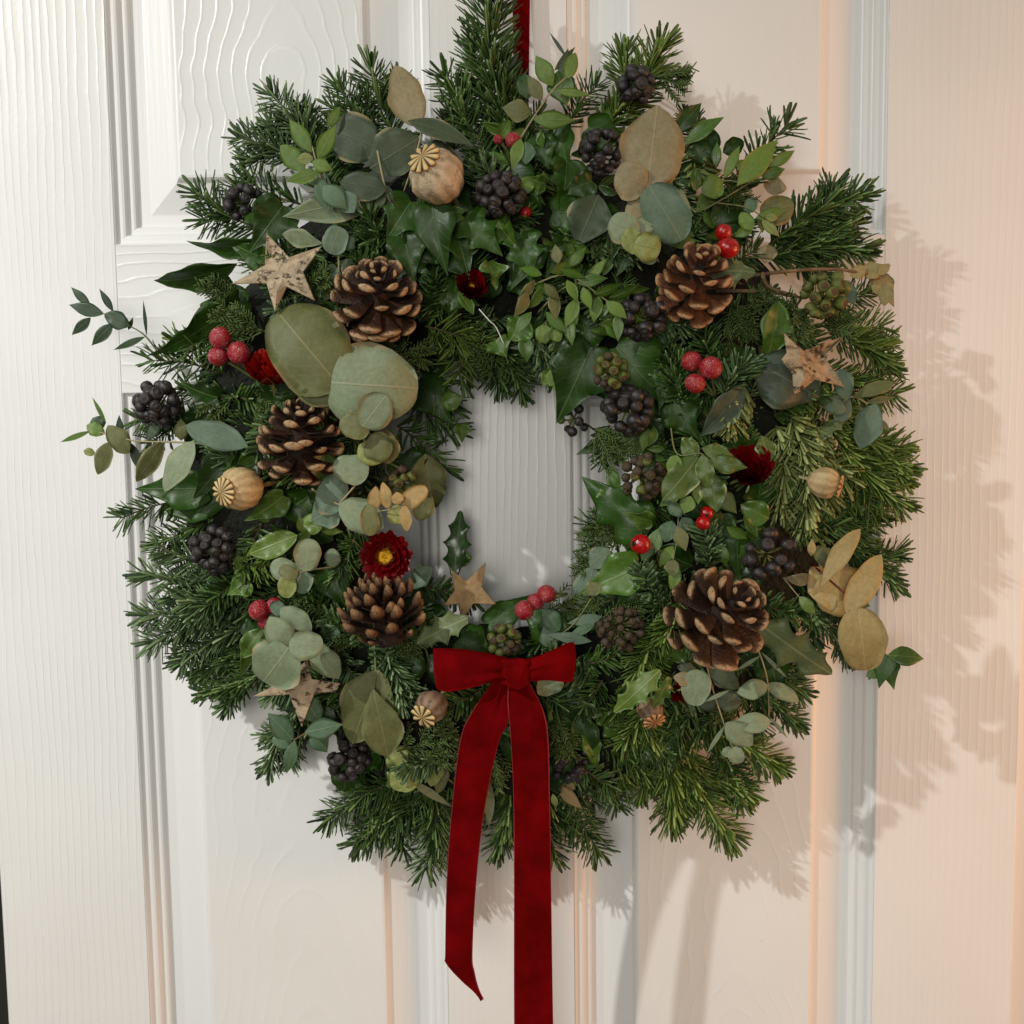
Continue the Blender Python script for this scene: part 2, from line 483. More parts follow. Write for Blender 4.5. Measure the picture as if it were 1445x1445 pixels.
MT['conec'] = conemat('pine_cone_chestnut', (0.115, 0.038, 0.013, 1), (0.28, 0.12, 0.045, 1), (0.56, 0.33, 0.17, 1))
MT['conet'] = conemat('pine_cone_tan', (0.040, 0.016, 0.007, 1), (0.13, 0.06, 0.024, 1), (0.33, 0.19, 0.085, 1))
MT['core'] = simple('cone_core', (0.012, 0.006, 0.003, 1), (0.03, 0.014, 0.007, 1), 100, 0.9)

def barkmat(name, light, dark, amount):
    k = NT(name)
    tc = k.n('ShaderNodeTexCoord').outputs['Object']
    mp = k.n('ShaderNodeMapping'); k.l(tc, mp.inputs[0])
    mp.inputs['Scale'].default_value = (130, 130, 230)
    mp.inputs['Rotation'].default_value = (0, 0.6, 0)
    n1 = k.noise(mp.outputs[0], 1.0, 5, 0.65)
    n2 = k.noise(tc, 130.0, 4, 0.6)
    n3 = k.noise(tc, 700.0, 2)
    crack = k.math('MULTIPLY', k.ramp(n1, [(0.0, 1.0), (amount - 0.05, 1.0), (amount + 0.02, 0.0)]), k.ramp(k.noise(tc, 75.0, 2), [(0.42, 0.15), (0.55, 1.0)]))
    base = k.mix(k.ramp(n2, [(0.35, 0.0), (0.65, 1.0)]), light, tuple(0.62 * c for c in light[:3]) + (1,))
    base = k.mix(k.math('MULTIPLY', n3, 0.4), base, k.mix(1.0, base, (0.6, 0.55, 0.5, 1), 'MULTIPLY'))
    k.set(Base_Color=k.mix(crack, base, dark), Roughness=0.75)
    k.b.inputs['Specular IOR Level'].default_value = 0.25
    k.bump(k.math('ADD', k.math('MULTIPLY', crack, -1.0), k.math('MULTIPLY', n2, 0.8)), 0.0016)
    return k.m
MT['bark1'] = barkmat('birch_bark', (0.50, 0.39, 0.26, 1), (0.060, 0.032, 0.018, 1), 0.43)
MT['bark2'] = barkmat('birch_bark_cracked', (0.42, 0.32, 0.205, 1), (0.050, 0.030, 0.017, 1), 0.455)
MT['wood'] = barkmat('birch_wood', (0.42, 0.27, 0.13, 1), (0.24, 0.14, 0.065, 1), 0.33)
def podmat(name, a, b, bl):
    k = NT(name)
    tc = k.n('ShaderNodeTexCoord').outputs['Object']
    at = k.n('ShaderNodeAttribute', attribute_name='tint').outputs['Fac']
    n1 = k.noise(tc, 85.0, 5, 0.65)
    f = k.math('ADD', k.math('MULTIPLY', n1, 1.1), k.math('MULTIPLY', k.math('SUBTRACT', at, 0.50), 0.20), True)
    col = k.mix(k.ramp(f, [(0.22, 0.0), (0.72, 1.0)]), a, b)
    col = k.mix(k.ramp(k.noise(tc, 190.0, 3), [(0.58, 0.0), (0.70, 0.6)]), col, bl)
    k.set(Base_Color=col, Roughness=0.6)
    k.b.inputs['Specular IOR Level'].default_value = 0.35
    k.bump(k.math('ADD', n1, k.math('MULTIPLY', k.noise(tc, 420.0, 3), 0.4)), 0.0012)
    return k.m
MT['pod'] = podmat('poppy_pod', (0.20, 0.14, 0.08, 1), (0.52, 0.40, 0.26, 1), (0.10, 0.06, 0.03, 1))
MT['podo'] = podmat('poppy_pod_tan', (0.26, 0.17, 0.07, 1), (0.50, 0.37, 0.19, 1), (0.20, 0.12, 0.05, 1))
MT['podb'] = podmat('poppy_pod_brown', (0.075, 0.045, 0.026, 1), (0.25, 0.16, 0.10, 1), (0.05, 0.03, 0.018, 1))

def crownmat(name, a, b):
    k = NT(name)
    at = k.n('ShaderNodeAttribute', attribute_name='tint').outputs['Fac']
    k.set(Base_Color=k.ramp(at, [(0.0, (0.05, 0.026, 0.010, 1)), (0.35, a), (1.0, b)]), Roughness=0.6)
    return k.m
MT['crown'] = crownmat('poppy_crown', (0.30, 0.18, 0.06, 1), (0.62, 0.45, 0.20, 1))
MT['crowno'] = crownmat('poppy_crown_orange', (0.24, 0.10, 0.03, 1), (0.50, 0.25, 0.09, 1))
MT['petal'] = simple('strawflower_petal', (0.06, 0.0004, 0.0012, 1), (0.15, 0.001, 0.003, 1), 3, 0.3, 0.5)
MT['petalb'] = simple('strawflower_petal_bright', (0.22, 0.002, 0.002, 1), (0.42, 0.016, 0.006, 1), 3, 0.25, 0.6)
MT['eye'] = simple('strawflower_eye', (0.50, 0.19, 0.004, 1), (0.75, 0.42, 0.01, 1), 400, 0.6, 0.3, 0.0012)

def velvet():
    k = NT('red_velvet')
    tc = k.n('ShaderNodeTexCoord').outputs['Object']
    n1 = k.noise(tc, 48.0, 5, 0.6)
    n2 = k.noise(tc, 1500.0, 1)
    col = k.mix(k.ramp(n1, [(0.38, 0.0), (0.66, 1.0)]), (0.090, 0.0002, 0.0007, 1), (0.150, 0.0006, 0.0017, 1))
    k.set(Base_Color=col, Roughness=0.9)
    k.b.inputs['Specular IOR Level'].default_value = 0.04
    k.b.inputs['Sheen Weight'].default_value = 0.36
    k.b.inputs['Sheen Roughness'].default_value = 0.28
    k.b.inputs['Sheen Tint'].default_value = (0.95, 0.015, 0.03, 1)
    k.bump(n2, 0.0004)
    return k.m
MT['velvet'] = velvet()
MT['edging'] = simple('ribbon_edging', (0.17, 0.004, 0.006, 1), (0.26, 0.016, 0.016, 1), 300, 0.7)
MT['wire'] = simple('silver_wire', (0.6, 0.6, 0.58, 1), (0.75, 0.75, 0.72, 1), 60, 0.3)
MT['gap'] = simple('wall_shade_dark', (0.030, 0.032, 0.022, 1), (0.040, 0.042, 0.030, 1), 3, 0.8)  # darkness of the space beyond the door, put into the wall colour

# ------------------------------------------------------------------ the door and what is round it
def X(px): return P(px, 722, 0).x
def Z(py): return P(250, py, 0).z
xl, xr = X(-30), X(1447)
L0, L1, R0, R1 = X(180), X(619), X(806), X(1242)
zr0, zr1 = Z(345), Z(553)              # lock rail: top edge, bottom edge
ztop = zr0 + 0.40
zbot = 0.24
door_z0 = 0.006
ztopend = ztop + 0.11
TH = 0.040
door = thing('panel_door', 'white painted panel door with embossed wood grain, behind the wreath', 'door', (0.5 * (xl + xr), 0, door_z0))
dl = A(door.location)

def board(name, x0, x1, z0, z1, mat):
    b = 0.0006
    V = [(x0, TH, z0), (x1, TH, z0), (x1, TH, z1), (x0, TH, z1),
         (x0, b, z0), (x1, b, z0), (x1, b, z1), (x0, b, z1),
         (x0 + b, 0, z0 + b * 0), (x1 - b, 0, z0 + b * 0), (x1 - b, 0, z1 - b * 0), (x0 + b, 0, z1 - b * 0)]
    F = [(0, 3, 2, 1)]
    for a, c in ((0, 4), (4, 8)):
        for i in range(4):
            F.append((a + i, a + (i + 1) % 4, c + (i + 1) % 4, c + i))
    F.append((8, 9, 10, 11))
    F = [tuple(reversed(f)) if False else f for f in F]
    return link(name, mesh(name, np.array(V) - dl, F, mat, smooth=False), door)

board('stile', xl, L0, door_z0, ztopend, paint('door_grain_stile', 'v', 0.3, depth=0.8))
board('stile', R1, xr, door_z0, ztopend, paint('door_grain_stile_warm', 'v', 1.7, depth=0.45))
mg = paint('door_grain_muntin', 'v', 2.9, depth=0.3)
board('muntin', L1, R0, zr0, ztop, mg)
board('muntin', L1, R0, zbot, zr1, mg)
hg = paint('door_grain_rail', 'h', 0.9)
board('rail', L0, R1, zr1, zr0, hg)
board('rail', L0, R1, ztop, ztopend, hg)
board('rail', L0, R1, door_z0, zbot, hg)
# profile from the frame inward: (distance in, height above the frame face) in mm
PROF = [(0, 0), (0.5, -0.3), (1.3, -2.6), (2.2, -3.3), (5.0, -3.3), (6.6, -3.9), (7.6, -5.0), (8.3, -7.0), (9.2, -7.6), (11.6, -7.6), (12.9, -8.2), (13.8, -9.4),
        (14.4, -11.4), (15.2, -12.0), (18.6, -12.0), (22.6, -12.0), (23.6, -11.8), (43.5, -5.8), (44.8, -5.2), (46.2, -2.6), (47.4, -1.2), (49.0, -0.8)]
pm = plainpaint('door_moulding_paint')
def panel(x0, x1, z0, z1, seed, cz, depth=1.0):
    V, F, mi = [], [], []
    for u, h in PROF:
        a = u / 1000.0; y = -h / 1000.0
        V += [(x0 + a, y, z0 + a), (x1 - a, y, z0 + a), (x1 - a, y, z1 - a), (x0 + a, y, z1 - a)]
    n = len(PROF)
    for i in range(n - 1):
        for j in range(4):
            F.append((i * 4 + j, i * 4 + (j + 1) % 4, (i + 1) * 4 + (j + 1) % 4, (i + 1) * 4 + j))
            mi.append(0)
    b = (n - 1) * 4
    F.append((b, b + 1, b + 2, b + 3)); mi.append(1)
    me = mesh('panel', np.array(V) - dl, F, [pm, paint('door_grain_panel', 'c', seed, (0.5 * (x0 + x1) - dl[0] + 0.01, cz - dl[2]), depth)], smooth=False, mi=mi)
    return link('panel', me, door)
panel(L0, L1, zr0, ztop, 0.2, zr0 + 0.02)
panel(R0, R1, zr0, ztop, 1.1, zr0 + 0.05, 0.4)
panel(L0, L1, zbot, zr1, 2.3, 1.45 - 0.55, 0.45)
panel(R0, R1, zbot, zr1, 3.6, 1.45 - 0.50, 0.45)

def boxmesh(name, x0, x1, y0, y1, z0, z1, mat):
    V = [(x0, y0, z0), (x1, y0, z0), (x1, y1, z0), (x0, y1, z0), (x0, y0, z1), (x1, y0, z1), (x1, y1, z1), (x0, y1, z1)]
    F = [(0, 3, 2, 1), (4, 5, 6, 7), (0, 1, 5, 4), (1, 2, 6, 5), (2, 3, 7, 6), (3, 0, 4, 7)]
    return mesh(name, V, F, mat, smooth=False)
fr = link('door_frame', boxmesh('door_frame', xr + 0.003, xr + 0.09, 0.012, 0.14, 0, 2.3, pm))
tag(fr, 'white door jamb along the right edge of the door', 'door frame')
bw = link('wall', boxmesh('wall', -5, 5, 0.9, 1.0, -0.05, 3.2, MT['gap']))
bw['kind'] = 'structure'
fl = link('floor', boxmesh('floor', -5, 5, -4, 0.9, -0.05, 0, simple('floor_carpet', (0.20, 0.16, 0.12, 1), (0.26, 0.21, 0.16, 1), 80, 0.95)))
fl['kind'] = 'structure'

# ------------------------------------------------------------------ plant generators
def needles(base, dr, upv, L, wd, th, curve):
    n = len(base)
    dr = nrm(dr)
    side = nrm(np.cross(dr, upv))
    un = np.cross(side, dr)
    ts = (0.0, 0.3, 0.86, 1.0)
    ws = (0.45, 0.95, 0.95, 0.55)
    rings = []
    for t, k in zip(ts, ws):
        c = base + dr * (L * t)[:, None] + un * (curve * L * t * t)[:, None]
        rings.append(np.stack((c + side * (wd * k)[:, None], c + un * (th * k)[:, None], c - side * (wd * k)[:, None], c - un * (th * k)[:, None]), 1))
    R = np.stack(rings, 1)                       # n, 4, 4, 3
    V = R.reshape(-1, 3)
    q = []
    for i in range(3):
        for j in range(4):
            q.append((i * 4 + j, i * 4 + (j + 1) % 4, (i + 1) * 4 + (j + 1) % 4, (i + 1) * 4 + j))
    q.append((12, 13, 14, 15))
    F = (np.array(q)[None] + (np.arange(n) * 16)[:, None, None]).reshape(-1, 4)
    t = RNG.uniform(0, 0.6, n)
    T = np.repeat(t, 16).reshape(n, 4, 4)
    T[:, :, 3] = RNG.uniform(0.8, 1.0, (n, 1))
    return V, F, T.ravel()

wreath = thing('wreath', 'round Christmas wreath of fir, ivy and holly hung on the white door', 'wreath', P(722, 685, 0))
wl = A(wreath.location)

def fir(bx, by, tx, ty, db=None, dt=None, ln=40, mat='fir', style='comb', bend=0.06, dens=1.0, wpx=2.7, upv=None, side_twigs=True):
    """one fir sprig from pixel base to pixel tip"""
    if db is None: db = surf(bx, by)
    if dt is None: dt = db
    l_ = math.hypot(tx - bx, ty - by)
    if l_ > 60: tx, ty = bx + (tx - bx) * (1 - min(18 / l_, 0.15)), by + (ty - by) * (1 - min(18 / l_, 0.15))
    b, t = A(P(bx, by, db)), A(P(tx, ty, dt))
    m = mpp(0.5 * (db + dt))
    Ln = np.linalg.norm(t - b)
    ax = (t - b) / Ln
    U = np.array((0, -1.0, 0)) if upv is None else np.array(upv, dtype=float)
    U = nrm(U - ax * U.dot(ax))
    side = np.cross(ax, U)
    mid = 0.5 * (b + t) + side * Ln * bend * RNG.choice((-1, 1)) + U * Ln * 0.05
    path = spline([b, mid, t], 14)
    off = path[0].copy()
    tw = tube(path - off, np.linspace(1.5, 0.7, 14) * m * 1.2, 6, 0.1)
    o = link('fir_sprig', mesh('fir_sprig', tw[0], tw[1], MT['twig'], tint=np.full(len(tw[0]), .5)), wreath, Vector(off - wl))
    npx = Ln / m
    st = max(7, int(npx / 4.4 * dens))
    per = {'comb': 4, 'brush': 6, 'sparse': 3}[style]
    n = st * per
    ln = ln * 0.80
    if mat == 'firg': wpx = 3.7
    elif mat == 'firb': wpx = 3.0
    if style == 'comb':
        s = (np.repeat(np.arange(st), per) + np.tile((0.1, 0.35, 0.6, 0.85), st) + RNG.normal(0, .10, n)) / st
    else:
        s = (np.repeat(np.arange(st), per) + RNG.uniform(0, 1, n)) / st
    s = np.clip(s, 0, 1)
    s = 0.02 + 0.98 * s
    fine = spline(path, 200)
    Tt, Nn, Bb = frames(fine)
    idx = np.clip((s * 199).astype(int), 0, 199)
    base = fine[idx]; T = Tt[idx]
    N = nrm(U[None] - T * (T @ U)[:, None]); B = np.cross(T, N)
    if style == 'comb':
        ph = np.radians(np.tile((86.0, -86.0, 48.0, -48.0), st) + RNG.normal(0, 9, n))
        up_ = RNG.uniform(0, 1, n) < 0.12
        ph[up_] = np.radians(RNG.uniform(-30, 30, up_.sum()))
        ang = np.radians(RNG.normal(63, 5, n))
        cur = RNG.uniform(-0.02, 0.14, n)
    elif style == 'brush':
        ph = np.radians(RNG.uniform(-115, 115, n))
        ang = np.radians(RNG.normal(57, 6, n))
        cur = RNG.uniform(-0.04, 0.20, n)
    else:
        ph = RNG.choice((-1, 1), n) * np.radians(RNG.uniform(20, 105, n))
        ang = np.radians(RNG.normal(60, 12, n))
        cur = RNG.uniform(-0.1, 0.25, n)
    endk = np.clip((s - 0.86) / 0.14, 0, 1)
    ang = ang * (1 - 0.62 * endk * RNG.uniform(0.6, 1, n))
    dr = np.cos(ang)[:, None] * T + np.sin(ang)[:, None] * (np.cos(ph)[:, None] * N + np.sin(ph)[:, None] * B)
    upn = nrm(N * 0.8 + T * 0.8 + RNG.normal(0, 0.12, (n, 3)))
    L = ln * m * np.clip(RNG.normal(1.0, 0.13, n), 0.55, 1.3) * (0.72 + 0.28 * np.clip(s / 0.25, 0, 1)) * (1 - 0.22 * endk)
    V, F, TT = needles(base, dr, upn, L, np.full(n, wpx * m) * RNG.uniform(0.85, 1.15, n), np.full(n, 0.85 * m), cur)
    link('needles', mesh('needles', V - off, F, MT[mat], tint=TT), o, (0, 0, 0), stuff=True)
    if side_twigs and style != 'sparse' and npx > 95:
        for k, sg in ((0.30, 1), (0.46, -1)):
            if RNG.uniform() < 0.25: continue
            x0, y0 = bx + (tx - bx) * k, by + (ty - by) * k
            aa = math.atan2(ty - by, tx - bx) + sg * math.radians(RNG.uniform(30, 46))
            l2 = npx * RNG.uniform(0.36, 0.5)
            d0 = db + (dt - db) * k - 3
            fir(x0, y0, x0 + l2 * math.cos(aa), y0 + l2 * math.sin(aa), d0, d0 - RNG.uniform(0, 7), ln / 0.80 * RNG.uniform(0.84, 0.96), mat, style, side_twigs=False)
    return o

def juniper(bx, by, tx, ty, db=None, dt=None, nside=7, ln=45, mat='jun', spread=42):
    if db is None: db = surf(bx, by) + 6
    if dt is None: dt = db + 4
    b, t = A(P(bx, by, db)), A(P(tx, ty, dt))
    m = mpp(db)
    Ln = np.linalg.norm(t - b); ax = (t - b) / Ln
    U = np.array((0, -1.0, 0)); U = nrm(U - ax * U.dot(ax)); side = np.cross(ax, U)
    path = spline([b, 0.5 * (b + t) + side * Ln * RNG.uniform(-.12, .12), t], 10)
    off = path[0].copy()
    bag = Bag()
    V, F = tube(path - off, np.linspace(1.5, 1.0, 10) * m, 5)
    bag.add(V, F, 0.2)
    for i in range(nside):
        s = 0.12 + 0.85 * i / nside
        p0 = path[int(s * 9)]
        sg = 1 if i % 2 else -1
        for q in range(2):
            a = math.radians(spread + RNG.uniform(-14, 14)); f = math.radians(RNG.uniform(40, 110)) * sg * (1 if q == 0 else 0.3)
            d = math.cos(a) * ax + math.sin(a) * (math.cos(f) * U + math.sin(f) * side)
            l = ln * m * (1 - 0.55 * s) * RNG.uniform(0.7, 1.1)
            p1 = p0 + d * l * 0.55 + ax * l * .08; p2 = p0 + d * l + ax * l * 0.25 + U * l * RNG.uniform(-.1, .2)
            sp = spline([p0, p1, p2], 8)
            V, F = tube(sp - off, np.linspace(1.25, 0.9, 8) * m, 5)
            bag.add(V, F, RNG.uniform(0.2, 0.6))
            for j in range(2, 8):
                for g in (-1, 1):
                    T = nrm(sp[j] - sp[j - 1])
                    sd = nrm(np.cross(T, U)) * g
                    e = sp[j] + (T * 0.75 + sd * 0.6 + U * RNG.uniform(-.2, .5)) * m * RNG.uniform(6, 13)
                    V, F = tube(np.array((sp[j], e)) - off, (1.15 * m, 0.75 * m), 4)
                    bag.add(V, F, RNG.uniform(0.2, 0.7))
    return link('juniper_sprig', bag.mesh('juniper_sprig', MT[mat]), wreath, Vector(off - wl), stuff=True)

# half outlines of the leaves: (along, half width 0..0.5)
def outline(kind, n):
    s = np.linspace(0, 1, n)
    if kind == 'round':
        return 0.5 - 0.5 * np.cos(np.pi * s), 0.5 * np.sin(np.pi * s ** 0.95) ** 0.85
    if kind == 'heart':
        u = 0.5 - 0.56 * np.cos(np.pi * s) - 0.06 * (s - 0.0) ** 2
        u = np.where(s < 0.12, u + 0.06 * (1 - s / 0.12), u)
        return u, 0.5 * np.sin(np.pi * s ** 0.85) ** 0.8
    if kind == 'oval':
        return s, 0.5 * np.sin(np.pi * s ** 0.9) ** 0.75
    if kind == 'pear':
        return s, 0.5 * np.sin(np.pi * s ** 1.25) ** 0.8
    if kind == 'lance':
        return s, 0.5 * np.sin(np.pi * s ** 0.85) ** 1.15
    if kind == 'holly':
        k = 4.0
        ph = (s * k) % 1.0
        sc = 1 - 0.42 * np.sin(np.pi * ph) ** 0.8
        w = 0.5 * np.sin(np.pi * s ** 0.85) ** 0.65 * sc
        w[-1] = 0
        return s, w
    if kind == 'ivy':
        pu = [0.0, -0.10, -0.06, 0.10, 0.22, 0.30, 0.44, 0.56, 0.78, 1.0]
        pw = [0.0, 0.16, 0.34, 0.50, 0.34, 0.33, 0.46, 0.26, 0.13, 0.0]
        q = spline(list(zip(pu, pw)), n)
        return q[:, 0], np.maximum(q[:, 1], 0)
    if kind == 'ivy3':
        pu = [0.0, -0.08, 0.0, 0.16, 0.32, 0.48, 0.72, 1.0]
        pw = [0.0, 0.22, 0.40, 0.48, 0.50, 0.34, 0.16, 0.0]
        q = spline(list(zip(pu, pw)), n)
        return q[:, 0], np.maximum(q[:, 1], 0)

def leaf(parent, bx, by, tx, ty, wpx, mat, kind='round', d=None, dt=None, roll=0, bend=0.06, cup=0.0, fold=0.0, wave=0.0, name='leaf', twist=0.0, label=None):
    if bend == 0.06: bend = RNG.uniform(0.01, 0.13)
    if twist == 0.0: twist = RNG.uniform(-14, 14) * min(1.0, 30.0 / max(wpx, 1))
    if d is None: d = surf(0.5 * (bx + tx), 0.5 * (by + ty)) + 22
    if dt is None: dt = d
    b, t = A(P(bx, by, d)), A(P(tx, ty, dt))
    m = mpp(0.5 * (d + dt))
    L = np.linalg.norm(t - b)
    ax = (t - b) / L
    n0 = A(CAM) - 0.5 * (b + t)
    n0 = nrm(n0 - ax * n0.dot(ax))
    a = math.radians(roll)
    s0 = np.cross(n0, ax)
    nn = n0 * math.cos(a) + s0 * math.sin(a)
    sd = np.cross(nn, ax)
    W = wpx * m
    rows = {'holly': 33, 'ivy': 26, 'ivy3': 22}.get(kind, 14)
    u, wv = outline(kind, rows)
    jit = RNG.normal(0, 0.012, rows)
    sv_ = np.linspace(0, 1, rows)
    if kind in ('round', 'heart', 'oval', 'pear'):
        irr = lambda: 0.07 * np.sin(sv_ * RNG.uniform(4, 9) + RNG.uniform(0, 6.28)) + 0.03 * np.sin(sv_ * RNG.uniform(12, 20) + RNG.uniform(0, 6.28))
        jit = jit + irr(); jit2 = irr()
        if wave == 0.0: wave = 0.035
    else:
        jit2 = 0
    wl_ = wv * (1 + jit); wr_ = wv * (1 + RNG.normal(0, 0.012, rows) + RNG.uniform(-.06, .06) + jit2)
    um = np.linspace(0, 1, rows)
    um = um * 0.6 + 0.4 * np.clip(u, 0, 1)
    vs = np.array((-1, -0.66, -0.33, 0, 0.33, 0.66, 1.0))
    K = len(vs)
    ph = RNG.uniform(0, 6.28); fq = RNG.uniform(1.6, 3.0)
    pts = np.zeros((rows, K, 3)); uv = np.zeros((rows, K, 2))
    for j, v in enumerate(vs):
        av = abs(v)
        uu = um * (1 - av) + u * av
        yy = np.sign(v) * av * (wl_ if v < 0 else wr_)            # -0.5..0.5 of width
        z = bend * L * 4 * uu * (1 - uu)
        z = z - cup * W * (2 * np.abs(yy)) ** 2 + fold * W * np.abs(yy) * 2 * 0.5
        z = z + wave * W * np.sin(2 * math.pi * fq * uu + ph + (1.7 if v > 0 else 0)) * av ** 1.5 * np.clip(wv * 3, 0, 1)
        tw = math.radians(twist) * (uu - 0.5)
        y2 = yy * np.cos(tw) * W; z = z + yy * W * np.sin(tw)
        pts[:, j] = b + np.outer(uu * L, ax) + np.outer(y2, sd) + np.outer(z, nn)
        uv[:, j, 0] = uu; uv[:, j, 1] = 0.5 + yy * 1.0
    th = 0.00035
    V = np.concatenate((pts.reshape(-1, 3), pts.reshape(-1, 3) - nn * th))
    UVs = np.concatenate((uv.reshape(-1, 2), uv.reshape(-1, 2)))
    g = np.arange(rows * K).reshape(rows, K)
    q = np.stack((g[:-1, :-1], g[:-1, 1:], g[1:, 1:], g[1:, :-1]), -1).reshape(-1, 4)
    N = rows * K
    rim = []
    for col in (0, K - 1):
        for i in range(rows - 1):
            a1, b1 = g[i, col], g[i + 1, col]
            rim.append((a1, b1, b1 + N, a1 + N))
    F = np.concatenate((q, q[:, ::-1] + N, np.array(rim)))
    pl = A(parent.location)
    o = link(name, mesh(name, V - b, F, MT[mat], uv=UVs), parent, Vector(b - pl))
    if label:
        o['label'] = label
    return o

def stem(parent, pts, r0=1.6, r1=1.0, mat='pstem', name='stem'):
    """pts: (px, py, d)"""
    p = [A(P(*q)) for q in pts]
    path = spline(p, 4 * len(p))
    m = mpp(pts[0][2])
    V, F = tube(path - path[0], np.linspace(r0, r1, len(path)) * m, 6, 0.06)
    return link(name, mesh(name, V, F, MT[mat]), parent, Vector(path[0] - A(parent.location)))

# ------------------------------------------------------------------ wreath base
def ring():
    n, k = 120, 18
    c = A(P(722, 685, 34))
    R = 335 * mpp(34)
    V = []
    for i in range(n):
        a = 2 * math.pi * i / n
        e = np.array((math.cos(a), 0, math.sin(a)))
        for j in range(k):
            f = 2 * math.pi * j / k
            q = 1 + RNG.uniform(-.14, .14)
            V.append(c + e * (R + 0.058 * q * math.cos(f)) + np.array((0, -1, 0)) * 0.030 * q * math.sin(f))
    F = [(i * k + j, i * k + (j + 1) % k, ((i + 1) % n) * k + (j + 1) % k, ((i + 1) % n) * k + j) for i in range(n) for j in range(k)]
    link('moss_ring', mesh('moss_ring', np.array(V) - c, np.array(F), MT['moss']), wreath, Vector(c - wl))
ring()

# random filler of fir lying over the ring, kept inside the outline
for i in range(46):
    a = 2 * math.pi * i / 46 + random.uniform(-.05, .05)
    r0 = random.uniform(250, 340)
    r1 = r0 + random.uniform(95, 125)
    if i % 3 == 0:
        r0, r1 = random.uniform(340, 370), random.uniform(250, 275)
    da = random.uniform(-.22, .22)
    fir(722 + r0 * math.cos(a), 685 + r0 * math.sin(a), 722 + r1 * math.cos(a + da), 685 + r1 * math.sin(a + da),
        random.uniform(52, 66), random.uniform(34, 62), random.uniform(32, 40), random.choice(('fir', 'fir', 'firb')), random.choice(('comb', 'brush')))

for i in range(60):
    a = 2 * math.pi * i / 60 + random.uniform(-.05, .05)
    r0 = random.uniform(255, 400)
    b = a + random.choice((0.4, -0.4, 1.2, -1.2, 2.6)) + random.uniform(-.3, .3)
    x, y = 722 + r0 * math.cos(a), 685 + r0 * math.sin(a)
    fir(x, y, x + 85 * math.cos(b), y + 85 * math.sin(b), surf(x, y) - 8, surf(x, y) + random.uniform(-6, 8), random.uniform(30, 36), random.choice(('fir', 'fir', 'firb')), random.choice(('comb', 'sparse')))

for i in range(34):
    a = 2 * math.pi * i / 34 + random.uniform(-.06, .06)
    r0 = random.uniform(198, 245)
    x, y = 718 + r0 * math.cos(a), 695 + r0 * 1.03 * math.sin(a)
    b = a + random.choice((1.5, -1.5)) + random.uniform(-.15, .15)
    if i % 2:
        fir(x - 40 * math.cos(b), y - 40 * math.sin(b), x + 40 * math.cos(b), y + 40 * math.sin(b), random.uniform(40, 52), random.uniform(44, 56), random.uniform(28, 34), random.choice(('fir', 'firb')), 'comb')
    leaf(wreath, x - 26 * math.cos(b), y - 26 * math.sin(b), x + 34 * math.cos(b), y + 34 * math.sin(b), random.uniform(40, 56), 'ivy', 'ivy3', d=random.uniform(36, 50), roll=random.uniform(-25, 25), name='ivy_leaf', wave=.07, bend=.08, fold=.25)

